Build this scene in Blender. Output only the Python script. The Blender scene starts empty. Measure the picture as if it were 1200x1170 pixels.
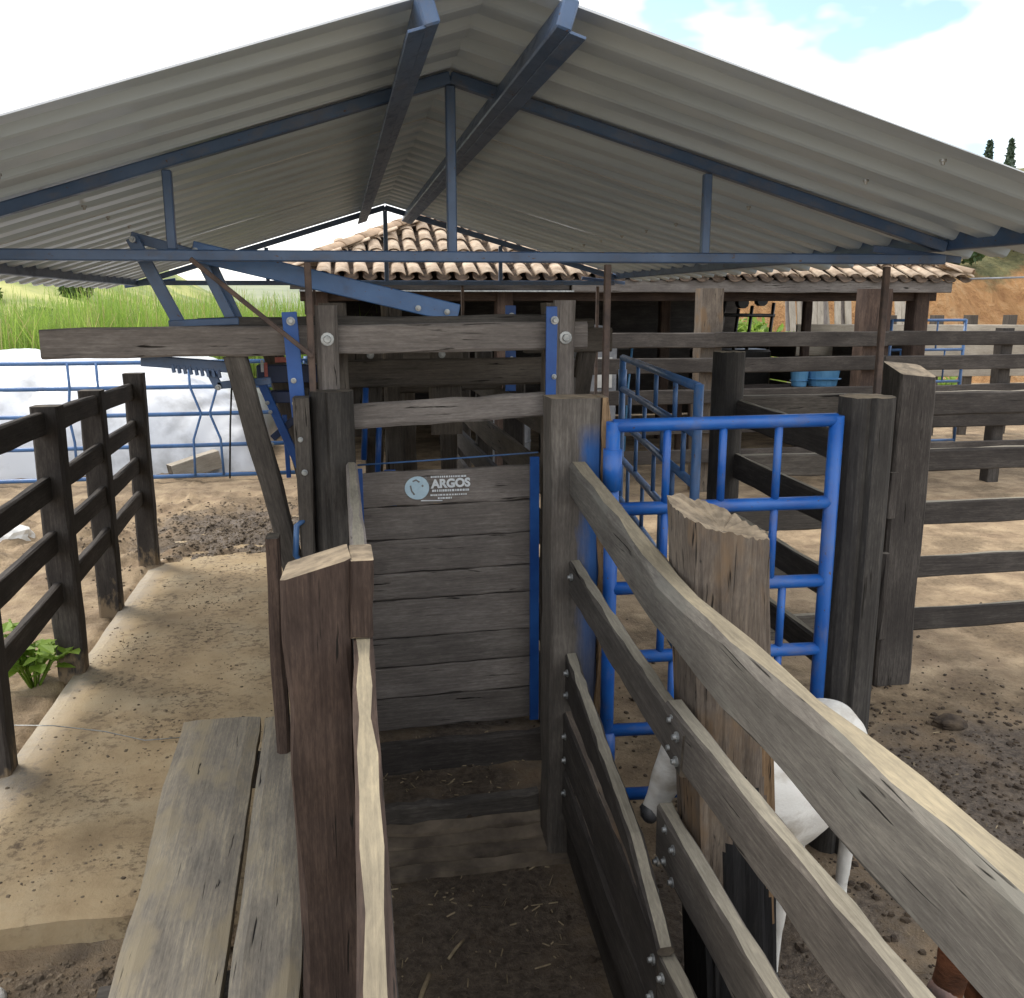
import bpy, bmesh, math, random
from mathutils import Vector, Matrix, noise
R = math.radians
rnd = random.Random(7)
scene = bpy.context.scene
COL = scene.collection

# ------------------------------------------------------------ camera, sky, sun, exposure
YAW, PITCH, CAMZ = R(10.517), R(12.022), 2.2
cd = bpy.data.cameras.new('camera'); cam = bpy.data.objects.new('camera', cd); COL.objects.link(cam)
cd.sensor_fit = 'HORIZONTAL'; cd.sensor_width = 36; cd.lens = 32.4; cd.clip_start = .02; cd.clip_end = 3000
fw = Vector((math.sin(YAW)*math.cos(PITCH), math.cos(YAW)*math.cos(PITCH), -math.sin(PITCH)))
rt = Vector((math.cos(YAW), -math.sin(YAW), 0)); up = rt.cross(fw)
cam.matrix_world = Matrix(((rt.x, up.x, -fw.x, 0), (rt.y, up.y, -fw.y, 0), (rt.z, up.z, -fw.z, CAMZ), (0, 0, 0, 1)))
scene.camera = cam

SUN_EL, SUN_AZ = R(52), R(-48)          # azimuth measured from +Y, negative = towards -X
sdir = Vector((math.sin(SUN_AZ)*math.cos(SUN_EL), math.cos(SUN_AZ)*math.cos(SUN_EL), math.sin(SUN_EL)))
world = bpy.data.worlds.new('World'); scene.world = world; world.use_nodes = True
wn = world.node_tree.nodes; wl = world.node_tree.links; wn.clear()
wo = wn.new('ShaderNodeOutputWorld'); sky = wn.new('ShaderNodeTexSky'); sky.sky_type = 'NISHITA'; sky.sun_disc = False
sky.sun_elevation = SUN_EL; sky.sun_rotation = SUN_AZ; sky.dust_density = 1.5; sky.ozone_density = 1.5
bgs = wn.new('ShaderNodeBackground'); bgs.inputs[1].default_value = .15; wl.new(sky.outputs[0], bgs.inputs[0])
bgc = wn.new('ShaderNodeBackground'); bgc.inputs[0].default_value = (1, .985, .96, 1); bgc.inputs[1].default_value = 1.1
tc = wn.new('ShaderNodeTexCoord'); mp = wn.new('ShaderNodeMapping'); mp.inputs[3].default_value = (1, 1, 2.2); mp.inputs[1].default_value = (4.35, 12.1, .85)
wl.new(tc.outputs['Generated'], mp.inputs[0])
nz = wn.new('ShaderNodeTexNoise'); nz.inputs['Scale'].default_value = 2.6; nz.inputs['Detail'].default_value = 5; nz.inputs['Roughness'].default_value = .55
wl.new(mp.outputs[0], nz.inputs['Vector'])
rp = wn.new('ShaderNodeValToRGB'); rp.color_ramp.elements[0].position = .40; rp.color_ramp.elements[1].position = .52
wl.new(nz.outputs[0], rp.inputs[0])
mx = wn.new('ShaderNodeMixShader'); wl.new(rp.outputs[0], mx.inputs[0]); wl.new(bgs.outputs[0], mx.inputs[1]); wl.new(bgc.outputs[0], mx.inputs[2])
wl.new(mx.outputs[0], wo.inputs[0])
sl = bpy.data.lights.new('sun', 'SUN'); sl.energy = 1.5; sl.angle = R(18); sl.color = (1, .93, .82)
so = bpy.data.objects.new('sun', sl); COL.objects.link(so); so.rotation_euler = sdir.to_track_quat('Z', 'Y').to_euler(); so.location = (-6, 4, 12)
vs = scene.view_settings; vs.view_transform = 'Standard'; vs.look = 'None'; vs.gamma = 1; vs.use_curve_mapping = False
vs.exposure = 1.0
scene.cycles.max_bounces = 6; scene.cycles.diffuse_bounces = 3; scene.cycles.glossy_bounces = 2; scene.cycles.transmission_bounces = 3

# ------------------------------------------------------------ materials
def nodes(name):
    m = bpy.data.materials.new(name); m.use_nodes = True; t = m.node_tree; t.nodes.clear()
    o = t.nodes.new('ShaderNodeOutputMaterial'); b = t.nodes.new('ShaderNodeBsdfPrincipled'); t.links.new(b.outputs[0], o.inputs[0])
    return m, t, b
def ramp(t, fac, stops):
    r = t.nodes.new('ShaderNodeValToRGB'); e = r.color_ramp.elements
    while len(e) < len(stops): e.new(.5)
    for i, (p, c) in enumerate(stops): e[i].position = p; e[i].color = (*c, 1) if len(c) == 3 else c
    t.links.new(fac, r.inputs[0]); return r.outputs[0]
def tnoise(t, vec, scale, detail=4, rough=.55, dist=0):
    n = t.nodes.new('ShaderNodeTexNoise'); n.inputs['Scale'].default_value = scale; n.inputs['Detail'].default_value = detail
    n.inputs['Roughness'].default_value = rough; n.inputs['Distortion'].default_value = dist
    if vec: t.links.new(vec, n.inputs['Vector'])
    return n.outputs[0]
def mixc(t, fac, a, b, mode='MIX'):
    n = t.nodes.new('ShaderNodeMix'); n.data_type = 'RGBA'; n.blend_type = mode
    for k, v in ((0, fac), (6, a), (7, b)):
        if hasattr(v, 'links'): t.links.new(v, n.inputs[k])
        elif k == 0: n.inputs[0].default_value = v
        else: n.inputs[k].default_value = (*v, 1)
    return n.outputs[2]
def mth(t, op, a, b=None):
    n = t.nodes.new('ShaderNodeMath'); n.operation = op
    for i, v in enumerate((a, b)):
        if v is None: continue
        if hasattr(v, 'links'): t.links.new(v, n.inputs[i])
        else: n.inputs[i].default_value = v
    return n.outputs[0]
def bump(t, b, h, strength=.3, dist=.01):
    n = t.nodes.new('ShaderNodeBump'); n.inputs['Strength'].default_value = strength; n.inputs['Distance'].default_value = dist
    t.links.new(h, n.inputs['Height']); t.links.new(n.outputs[0], b.inputs['Normal'])
def lcoord(t, scale, rand=True):
    c = t.nodes.new('ShaderNodeTexCoord'); v = c.outputs['Object']
    if rand:
        oi = t.nodes.new('ShaderNodeObjectInfo'); a = t.nodes.new('ShaderNodeVectorMath'); a.operation = 'MULTIPLY_ADD'
        cb = t.nodes.new('ShaderNodeCombineXYZ')
        for i, k in enumerate((91., 37., 53.)): t.links.new(mth(t, 'MULTIPLY', oi.outputs['Random'], k), cb.inputs[i])
        a.operation = 'ADD'; t.links.new(v, a.inputs[0]); t.links.new(cb.outputs[0], a.inputs[1]); v = a.outputs[0]
    m = t.nodes.new('ShaderNodeMapping'); m.inputs[3].default_value = scale; t.links.new(v, m.inputs[0]); return m.outputs[0]

def wood(name, dark, mid, light, crack=.64, rough=.85, blotch=None, crackc=(.012, .01, .008), vary=.35, splash=None, paint=None):
    """weathered timber, grain along the local X axis of the piece"""
    m, t, b = nodes(name)
    g = tnoise(t, lcoord(t, (1.6, 48, 48)), 2.2, 4, .66, .5)
    f = tnoise(t, lcoord(t, (14, 70, 70)), 2.0, 3, .7)
    w = tnoise(t, lcoord(t, (1.8, 5, 5)), 1.6, 4, .62)
    mixed = mth(t, 'ADD', mth(t, 'MULTIPLY', g, .34), mth(t, 'ADD', mth(t, 'MULTIPLY', f, .26), mth(t, 'MULTIPLY', w, .44)))
    c = ramp(t, mixed, [(.38, dark), (.53, mid), (.68, light)])
    if blotch: c = mixc(t, ramp(t, tnoise(t, lcoord(t, (2.2, 5, 5)), 1.4, 4, .6), [(.52, (0, 0, 0)), (.66, (1, 1, 1))]), c, blotch)
    k = mth(t, 'SUBTRACT', mth(t, 'ADD', tnoise(t, lcoord(t, (2.6, 46, 46)), 1.5, 3, .55, .7), mth(t, 'MULTIPLY', tnoise(t, lcoord(t, (2.2, 5, 5)), 1.3, 2, .5), .32)), .16)
    ck = ramp(t, k, [(crack, (0, 0, 0)), (crack+.05, (1, 1, 1))])
    c = mixc(t, ck, c, crackc)
    oi = t.nodes.new('ShaderNodeObjectInfo'); v = mth(t, 'ADD', mth(t, 'MULTIPLY', oi.outputs['Random'], vary), 1-vary/2)
    vc = t.nodes.new('ShaderNodeCombineXYZ')
    for i in range(3): t.links.new(v, vc.inputs[i])
    c = mixc(t, 1.0, c, vc.outputs[0], 'MULTIPLY')
    if splash or paint:
        oc = t.nodes.new('ShaderNodeTexCoord'); sp = t.nodes.new('ShaderNodeSeparateXYZ'); t.links.new(oc.outputs['Object'], sp.inputs[0])
        if splash:      # dried mud kicked up the foot of the post
            q = mth(t, 'SUBTRACT', splash, mth(t, 'SUBTRACT', sp.outputs[0], mth(t, 'MULTIPLY', mth(t, 'SUBTRACT', tnoise(t, lcoord(t, (4, 9, 9)), 2, 4, .6), .5), .7)))
            c = mixc(t, mth(t, 'MULTIPLY', ramp(t, q, [(0, (0, 0, 0)), (.12, (1, 1, 1))]), .75), c, (.25, .185, .115))
        if paint:       # overspray of blue paint on one side
            q = mth(t, 'ADD', sp.outputs[2], mth(t, 'MULTIPLY', mth(t, 'SUBTRACT', tnoise(t, lcoord(t, (1.5, 7, 7)), 2.2, 5, .65), .5), .12))
            q = mth(t, 'MULTIPLY', ramp(t, q, [(.0, (0, 0, 0)), (.055, (1, 1, 1))]), ramp(t, mth(t, 'SUBTRACT', sp.outputs[0], 1.0), [(0, (.35, .35, .35)), (.3, (1, 1, 1)), (.82, (1, 1, 1)), (.92, (0, 0, 0))]))
            c = mixc(t, mth(t, 'MULTIPLY', q, .8), c, paint)
    t.links.new(c, b.inputs['Base Color']); b.inputs['Roughness'].default_value = rough; b.inputs['Specular IOR Level'].default_value = .25
    h = mth(t, 'SUBTRACT', mth(t, 'ADD', mth(t, 'MULTIPLY', g, .6), mth(t, 'MULTIPLY', f, .4)), mth(t, 'MULTIPLY', ck, .8))
    bump(t, b, h, .4, .005); return m
def plain(name, c1, c2, scale=8, rough=.6, metal=0, bmp=.15, spec=.5, detail=5, aniso=(1, 1, 1), lo=.38, hi=.64):
    m, t, b = nodes(name); n = tnoise(t, lcoord(t, aniso), scale, detail, .6)
    t.links.new(ramp(t, n, [(lo, c1), (hi, c2)]), b.inputs['Base Color'])
    b.inputs['Roughness'].default_value = rough; b.inputs['Metallic'].default_value = metal; b.inputs['Specular IOR Level'].default_value = spec
    if bmp: bump(t, b, tnoise(t, lcoord(t, aniso), scale*6, 4, .6), bmp, .004)
    return m
M = {}
M['dark'] = wood('creosoted_timber', (.03, .026, .024), (.055, .048, .043), (.105, .093, .082), .69)
M['dark2'] = wood('tarred_timber', (.02, .018, .017), (.037, .034, .031), (.075, .068, .061), .69)
M['tar'] = wood('tar_black_timber', (.008, .008, .009), (.014, .014, .015), (.028, .027, .026), .7)
M['darkpost'] = wood('creosoted_post', (.03, .026, .024), (.055, .048, .043), (.105, .093, .082), .69, splash=.42)
M['paintpost'] = wood('paint_smeared_timber', (.05, .044, .039), (.092, .081, .07), (.165, .147, .126), .68, paint=(.015, .10, .32))
M['brownpost'] = wood('brown_hewn_timber', (.03, .02, .016), (.062, .042, .033), (.12, .082, .062), .67)
M['grey'] = wood('grey_weathered_timber', (.1, .088, .08), (.165, .146, .132), (.27, .245, .222), .66)
M['greyd'] = wood('grey_brown_timber', (.05, .044, .039), (.092, .081, .07), (.165, .147, .126), .68)
M['rail'] = wood('silvered_rail', (.075, .067, .058), (.135, .123, .107), (.225, .206, .174), .68, blotch=(.17, .163, .14))
M['toppale'] = wood('pale_tan_timber', (.3, .24, .16), (.46, .375, .25), (.58, .49, .34), .74, vary=.15)  # palest tan, default for the upper face of a polyrail
M['catwalk'] = wood('trodden_plank', (.14, .125, .105), (.24, .21, .165), (.4, .34, .235), .69, blotch=(.28, .235, .16))
M['stump'] = wood('hewn_log', (.07, .055, .045), (.135, .11, .088), (.24, .198, .152), .64, blotch=(.17, .115, .07))
M['raw'] = wood('raw_split_timber', (.11, .07, .04), (.2, .13, .072), (.3, .215, .13), .64)
M['topgrey'] = wood('pale_grey_edge', (.14, .126, .098), (.22, .2, .157), (.33, .298, .23), .74, vary=.15)  # paler grey tone for the upward face of rails
M['topwarm'] = wood('pale_warm_edge', (.16, .138, .1), (.245, .21, .147), (.36, .305, .205), .74, vary=.1)  # paler warm tone for the upward face of rails
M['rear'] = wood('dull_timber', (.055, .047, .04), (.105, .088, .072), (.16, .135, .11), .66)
M['pale'] = wood('pale_board', (.24, .21, .17), (.36, .32, .26), (.48, .43, .36), .7)
M['endg'] = plain('sawn_end', (.16, .125, .085), (.33, .26, .175), 18, .9, bmp=.4)
M['endd'] = plain('sawn_end_dark', (.06, .05, .04), (.14, .118, .09), 18, .9, bmp=.4)
M['blue'] = plain('blue_enamel', (.010, .085, .36), (.018, .125, .46), 5, .32, bmp=.05)
M['blueflat'] = plain('blue_flat_bar', (.010, .062, .25), (.02, .10, .35), 6, .42, bmp=.06)
M['bluetruss'] = plain('slate_blue_paint', (.05, .095, .185), (.075, .13, .24), 4, .42, bmp=.05)
M['bluedull'] = plain('faded_blue_paint', (.04, .11, .26), (.07, .165, .36), 5, .4, bmp=.05)
M['bluedark'] = plain('dark_blue_paint', (.01, .02, .06), (.02, .036, .1), 5, .5, bmp=.05)
M['rust'] = plain('rusty_steel', (.06, .043, .037), (.125, .085, .066), 14, .75, bmp=.2)
M['galv'] = plain('galvanised_bolt', (.24, .25, .25), (.42, .43, .42), 30, .42, .6, bmp=.1)
M['sheet'] = plain('white_coated_sheet', (.36, .45, .54), (.49, .595, .69), 1.6, .33, .0, bmp=.05, aniso=(.35, 2.2, 1), detail=8, lo=.3, hi=.55)
M['sheettop'] = plain('zinc_sheet', (.5, .52, .54), (.6, .62, .63), 3, .4, .3, bmp=.03)
M['tile'] = plain('clay_tile', (.36, .265, .185), (.58, .46, .34), 9, .85, bmp=.35)
M['tilepan'] = plain('shaded_clay_tile', (.08, .06, .045), (.2, .14, .1), 9, .9, bmp=.35)  # pan tiles coloured dark to stand in for shade between the cover tiles
M['ridge'] = plain('ridge_tile', (.3, .21, .14), (.48, .35, .24), 5, .85, bmp=.35)
M['tarp'] = plain('white_silage_film', (.4, .41, .42), (.64, .66, .69), 2.2, .28, bmp=.3, lo=.3, hi=.52)
M['calf'] = plain('white_calf_hide', (.36, .31, .24), (.68, .66, .61), 4, .85, bmp=.6, spec=.15, detail=9, lo=.28, hi=.5, aniso=(1, 1, 2))
M['calfbrown'] = plain('red_brown_hide', (.05, .022, .012), (.15, .06, .03), 7, .8, bmp=.7, spec=.15, detail=9, aniso=(1, 1, 3))
M['nose'] = plain('grey_muzzle', (.03, .032, .036), (.09, .09, .095), 20, .45, bmp=.2)
M['nosepink'] = plain('pink_muzzle', (.1, .07, .062), (.25, .14, .11), 9, .5, bmp=.2)
M['black'] = plain('black_horn', (.01, .01, .01), (.025, .023, .022), 20, .4, bmp=.1)
M['white'] = plain('white_plastic', (.6, .6, .57), (.75, .75, .72), 6, .5, bmp=.1)
M['stickerblue'] = plain('pale_blue_print', (.42, .58, .68), (.5, .66, .75), 40, .5, bmp=0)
M['stickerwhite'] = plain('white_print', (.66, .7, .73), (.76, .79, .81), 40, .5, bmp=0)
M['stickerdark'] = plain('grey_print', (.14, .14, .14), (.2, .2, .2), 40, .5, bmp=0)
M['red'] = plain('red_decal', (.5, .12, .1), (.6, .2, .16), 30, .5, bmp=0)
M['bucket'] = plain('light_blue_plastic', (.1, .3, .55), (.14, .36, .62), 6, .4, bmp=.03)
M['greymetal'] = plain('grey_box_metal', (.2, .21, .23), (.32, .33, .35), 6, .5, bmp=.05)
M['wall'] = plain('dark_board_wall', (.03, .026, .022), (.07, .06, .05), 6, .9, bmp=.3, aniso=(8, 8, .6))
M['rock'] = plain('pale_rock', (.35, .33, .3), (.55, .53, .49), 9, .9, bmp=.5)
def worn_blue(name, c1, c2):
    m, t, b = nodes(name); n = tnoise(t, lcoord(t, (1, 1, 1)), 4, 4, .6)
    c = ramp(t, n, [(.35, c1), (.65, c2)])
    dust = ramp(t, tnoise(t, lcoord(t, (5, 9, 9)), 2, 6, .7), [(.5, (0, 0, 0)), (.72, (1, 1, 1))]); c = mixc(t, mth(t, 'MULTIPLY', dust, .35), c, (.2, .17, .13))
    ch = ramp(t, tnoise(t, lcoord(t, (16, 30, 30)), 2.4, 4, .6), [(.67, (0, 0, 0)), (.7, (1, 1, 1))]); c = mixc(t, ch, c, (.09, .05, .035))
    t.links.new(c, b.inputs['Base Color']); t.links.new(ramp(t, dust, [(0, (.36, .36, .36)), (1, (.75, .75, .75))]), b.inputs['Roughness'])
    bump(t, b, mth(t, 'SUBTRACT', tnoise(t, lcoord(t, (30, 30, 30)), 1.5, 3, .6), ch), .2, .003); return m
M['blue'] = worn_blue('blue_enamel', (.010, .08, .33), (.018, .12, .42))
M['bluedull'] = worn_blue('faded_blue_paint', (.04, .11, .26), (.07, .165, .36))
M['bluetruss'] = worn_blue('slate_blue_paint', (.045, .088, .175), (.075, .13, .24))
def leafmat(name, c1, c2, trans=.35):
    m = bpy.data.materials.new(name); m.use_nodes = True; t = m.node_tree; t.nodes.clear()
    o = t.nodes.new('ShaderNodeOutputMaterial'); d = t.nodes.new('ShaderNodeBsdfPrincipled'); tr = t.nodes.new('ShaderNodeBsdfTranslucent'); mxs = t.nodes.new('ShaderNodeMixShader')
    c = t.nodes.new('ShaderNodeTexCoord'); col = ramp(t, tnoise(t, c.outputs['Object'], 1.3, 6, .7), [(.36, c1), (.64, c2)])
    t.links.new(col, d.inputs['Base Color']); t.links.new(col, tr.inputs[0]); d.inputs['Roughness'].default_value = .6
    mxs.inputs[0].default_value = trans; t.links.new(d.outputs[0], mxs.inputs[1]); t.links.new(tr.outputs[0], mxs.inputs[2]); t.links.new(mxs.outputs[0], o.inputs[0]); return m
M['grass'] = leafmat('cane_grass', (.15, .26, .035), (.33, .45, .09), .5)
M['drygrass'] = leafmat('dry_grass', (.3, .28, .1), (.46, .42, .18), .4)
M['weed'] = leafmat('weed_leaf', (.17, .3, .035), (.32, .46, .07), .45)
M['bush'] = leafmat('bush_leaf', (.035, .07, .02), (.09, .14, .04), .3)
M['conifer'] = leafmat('conifer_needles', (.05, .08, .05), (.1, .14, .09), .2)
M['bark'] = plain('bark', (.05, .035, .025), (.1, .075, .055), 12, .9, bmp=.5)
M['hill'] = plain('pasture_hill', (.15, .19, .05), (.36, .36, .12), .12, .95, bmp=0, lo=.42, hi=.6, detail=8)
M['hillfar'] = plain('far_pasture', (.17, .2, .13), (.25, .27, .17), .03, .95, bmp=0, detail=8)

def ground_mat():
    m, t, b = nodes('trampled_dirt'); c = t.nodes.new('ShaderNodeTexCoord'); v = c.outputs['Object']
    big = tnoise(t, v, .55, 5, .6); mid = tnoise(t, v, 3.5, 6, .65); fin = tnoise(t, v, 28, 5, .7); spk = tnoise(t, v, 75, 3, .7)
    col = ramp(t, mid, [(.3, (.16, .11, .07)), (.5, (.29, .215, .135)), (.7, (.41, .315, .2))])
    col = mixc(t, ramp(t, tnoise(t, v, 1.3, 7, .7), [(.47, (0, 0, 0)), (.6, (.85, .85, .85))]), col, ramp(t, fin, [(.35, (.09, .064, .04)), (.65, (.21, .155, .095))]))
    # wetter dung-trodden patches where the animals stand
    s = t.nodes.new('ShaderNodeSeparateXYZ'); t.links.new(v, s.inputs[0])
    def blob(cx, cy, rx, ry):
        dx = mth(t, 'DIVIDE', mth(t, 'SUBTRACT', s.outputs[0], cx), rx); dy = mth(t, 'DIVIDE', mth(t, 'SUBTRACT', s.outputs[1], cy), ry)
        d = mth(t, 'ADD', mth(t, 'MULTIPLY', dx, dx), mth(t, 'MULTIPLY', dy, dy))
        return mth(t, 'ADD', mth(t, 'SUBTRACT', 1.0, d), mth(t, 'MULTIPLY', mth(t, 'SUBTRACT', mid, .5), 3.0))
    mask = None
    for a in ((3.0, 3.1, 1.7, 1.25), (.45, 2.9, .62, 2.2), (-.9, 9.0, 1.25, 1.3), (1.3, 2.5, .8, .8), (-1.2, 2.1, 1.9, 1.25)):
        q = blob(*a); mask = q if mask is None else mth(t, 'MAXIMUM', mask, q)
    mk = ramp(t, mask, [(.1, (0, 0, 0)), (.75, (1, 1, 1))])
    mudc = ramp(t, fin, [(.32, (.042, .031, .022)), (.5, (.098, .074, .053)), (.68, (.17, .132, .094))])
    col = mixc(t, mk, col, mudc)
    cl = ramp(t, fin, [(.6, (0, 0, 0)), (.68, (1, 1, 1))]); col = mixc(t, mth(t, 'MULTIPLY', cl, ramp(t, big, [(.4, (0, 0, 0)), (.6, (1, 1, 1))])), col, (.07, .05, .035))
    st = ramp(t, spk, [(.68, (0, 0, 0)), (.74, (1, 1, 1))]); col = mixc(t, mth(t, 'MULTIPLY', st, .6), col, (.42, .34, .22))
    # green far away, beyond the yard
    yy = mth(t, 'ADD', s.outputs[1], mth(t, 'MULTIPLY', big, 3)); far = ramp(t, mth(t, 'DIVIDE', yy, 60), [(.45, (0, 0, 0)), (.5, (1, 1, 1))])
    col = mixc(t, far, col, (.14, .17, .06))
    t.links.new(col, b.inputs['Base Color'])
    t.links.new(ramp(t, mask, [(.2, (.95, .95, .95)), (1.0, (.62, .62, .62))]), b.inputs['Roughness']); b.inputs['Specular IOR Level'].default_value = .35
    bump(t, b, mth(t, 'ADD', fin, mth(t, 'MULTIPLY', spk, .5)), .7, .02); return m
M['ground'] = ground_mat()
def slab_mat():
    m, t, b = nodes('dusty_concrete'); c = t.nodes.new('ShaderNodeTexCoord'); v = c.outputs['Object']
    a = tnoise(t, v, 2.2, 6, .6); f = tnoise(t, v, 22, 5, .7); s2 = tnoise(t, v, 60, 3, .7)
    col = ramp(t, a, [(.32, (.25, .18, .1)), (.5, (.35, .265, .155)), (.7, (.4, .325, .21))])
    dirt = ramp(t, f, [(.5, (0, 0, 0)), (.62, (1, 1, 1))]); pm = ramp(t, tnoise(t, v, 1.6, 4, .6), [(.42, (0, 0, 0)), (.6, (1, 1, 1))])
    col = mixc(t, mth(t, 'MULTIPLY', dirt, pm), col, (.12, .085, .052))
    lump = ramp(t, tnoise(t, v, 5.5, 6, .72), [(.55, (0, 0, 0)), (.63, (1, 1, 1))]); col = mixc(t, mth(t, 'MULTIPLY', lump, .55), col, (.17, .12, .07))
    s = t.nodes.new('ShaderNodeSeparateXYZ'); t.links.new(v, s.inputs[0])
    em = mth(t, 'SUBTRACT', mth(t, 'MULTIPLY', s.outputs[0], -1), mth(t, 'MULTIPLY', a, .35))      # swept grey kerb margin along the outer edge
    col = mixc(t, mth(t, 'MULTIPLY', ramp(t, mth(t, 'SUBTRACT', em, 1.0), [(.3, (0, 0, 0)), (.46, (1, 1, 1))]), .55), col, ramp(t, f, [(.4, (.33, .305, .26)), (.6, (.44, .41, .355))]))
    t.links.new(col, b.inputs['Base Color']); b.inputs['Roughness'].default_value = .92
    bump(t, b, mth(t, 'ADD', f, mth(t, 'MULTIPLY', s2, .4)), .45, .012); return m
M['slab'] = slab_mat()
M['step'] = plain('muddy_concrete', (.09, .07, .052), (.24, .19, .135), 5, .95, bmp=.6)
M['soil'] = plain('loose_soil', (.085, .064, .043), (.2, .155, .105), 20, .95, bmp=.5)
M['dung'] = plain('dry_dung', (.035, .024, .016), (.09, .065, .042), 20, .95, bmp=.5)
M['straw'] = plain('straw', (.22, .17, .1), (.36, .28, .17), 20, .8, bmp=0)
def bank_mat():
    m, t, b = nodes('cut_earth'); c = t.nodes.new('ShaderNodeTexCoord'); v = c.outputs['Object']
    mp2 = t.nodes.new('ShaderNodeMapping'); mp2.inputs[3].default_value = (2.2, 2.2, .22); t.links.new(v, mp2.inputs[0])
    st = tnoise(t, mp2.outputs[0], 1.1, 7, .65, .6)
    col = ramp(t, st, [(.32, (.33, .16, .06)), (.52, (.5, .27, .11)), (.7, (.58, .37, .19))])
    g = t.nodes.new('ShaderNodeNewGeometry'); s = t.nodes.new('ShaderNodeSeparateXYZ'); t.links.new(v, s.inputs[0])
    gz = mth(t, 'ADD', mth(t, 'DIVIDE', s.outputs[2], 8), mth(t, 'MULTIPLY', mth(t, 'SUBTRACT', tnoise(t, v, .7, 6, .65), .5), .5))
    gr = ramp(t, gz, [(.34, (0, 0, 0)), (.42, (1, 1, 1))])
    col = mixc(t, gr, col, ramp(t, tnoise(t, v, 2.2, 6, .7), [(.35, (.08, .09, .035)), (.65, (.27, .25, .11))]))
    t.links.new(col, b.inputs['Base Color']); b.inputs['Roughness'].default_value = .95; bump(t, b, mth(t, 'ADD', tnoise(t, v, 3, 8, .7), mth(t, 'MULTIPLY', st, 1.5)), 1.0, .3); return m
M['bank'] = bank_mat()

# ------------------------------------------------------------ object helpers
WM = {}
def link(o, parent=None, mat=Matrix()):
    COL.objects.link(o); WM[o.name] = mat.copy()
    if parent is not None:
        o.parent = parent; o.matrix_parent_inverse = Matrix(); o.matrix_basis = WM[parent.name].inverted() @ mat
    else: o.matrix_world = mat
    return o
def tag(o, label=None, cat=None, group=None, kind=None):
    if label: o['label'] = label
    if cat: o['category'] = cat
    if group: o['group'] = group
    if kind: o['kind'] = kind
    elif cat: o['kind'] = 'thing'
    return o
def thing(name, loc, label, cat, group=None):
    o = bpy.data.objects.new(name, None); o.empty_display_size = .1
    link(o, None, Matrix.Translation(loc)); return tag(o, label, cat, group)
def mesh(name, vs, fs, mats, parent=None, mat=Matrix(), smooth=False, fm=None):
    me = bpy.data.meshes.new(name); me.from_pydata([tuple(v) for v in vs], [], fs); me.update()
    for k in (mats if isinstance(mats, (list, tuple)) else [mats]): me.materials.append(M[k])
    if fm: me.polygons.foreach_set('material_index', fm)
    if smooth: me.polygons.foreach_set('use_smooth', [True]*len(me.polygons))
    return link(bpy.data.objects.new(name, me), parent, mat)
def frame(p0, p1, upv=(0, 0, 1)):
    p0, p1 = Vector(p0), Vector(p1); x = (p1-p0).normalized(); z = Vector(upv); z = z - x*z.dot(x)
    if z.length < 1e-4: z = Vector((0, 1, 0)) - x*x.y
    z.normalize(); y = z.cross(x)
    return Matrix(((x.x, y.x, z.x, p0.x), (x.y, y.y, z.y, p0.y), (x.z, y.z, z.z, p0.z), (0, 0, 0, 1))), (p1-p0).length
def plank(name, parent, p0, p1, w, t, m, upv=(0, 0, 1), jit=.004, end='endd', bev=.008, seg=None, w1=None, warp=0, skew=(0, 0), top=None, cut=0):
    """board from p0 to p1 (centre line), w along the up vector, t across; worn edges, slight warp.  skew: slant of the far end"""
    mat, L = frame(p0, p1, upv); w1 = w if w1 is None else w1
    n = seg or max(3, min(14, int(L/.16))); vs, fs, fm = [], [], []
    ph = rnd.random()*6.28
    for i in range(n+1):
        u = i/n; x = L*u; ww = (w+(w1-w)*u)/2; tt = t/2
        oz = warp*math.sin(math.pi*u)+rnd.uniform(-jit, jit)*.6; oy = rnd.uniform(-jit, jit)*.5
        b = bev*rnd.uniform(.6, 1.5)
        a = [(-tt, -ww+b), (-tt, ww-b), (-tt+b, ww), (tt-b, ww), (tt, ww-b), (tt, -ww+b), (tt-b, -ww), (-tt+b, -ww)]
        ends = i in (0, n)
        for (y, z) in a:
            xx = x
            if i == n: xx += y/tt*skew[0]+z/ww*skew[1]
            elif ends: xx += rnd.uniform(-jit, jit)
            vs.append((xx, y+oy+rnd.uniform(-jit, jit)*.4, z+oz+rnd.uniform(-jit, jit)))
        if i:
            o = (i-1)*8
            for k in range(8):
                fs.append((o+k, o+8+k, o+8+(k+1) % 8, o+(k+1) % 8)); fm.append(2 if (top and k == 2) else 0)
    fs.append(tuple(range(8))); fs.append(tuple(reversed(range(n*8, n*8+8)))); fm += [1, 1]
    fs = [tuple(reversed(f)) for f in fs]
    return mesh(name, vs, fs, [m, end] + ([top] if top else []), parent, mat, fm=fm)
def post(name, parent, x, y, z0, z1, wx, wy, m, top=None, lean=(0, 0), jit=.004, slant=(0, 0), end='endd', w1=None, bev=.012):
    # upright post: local X is up; width along world X, thickness along world Y
    return plank(name, parent, (x, y, z0), (x+lean[0], y+lean[1], z1), wx, wy, m, upv=(1, 0, 0), jit=jit, end=end, skew=slant, w1=w1, bev=bev)
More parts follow.
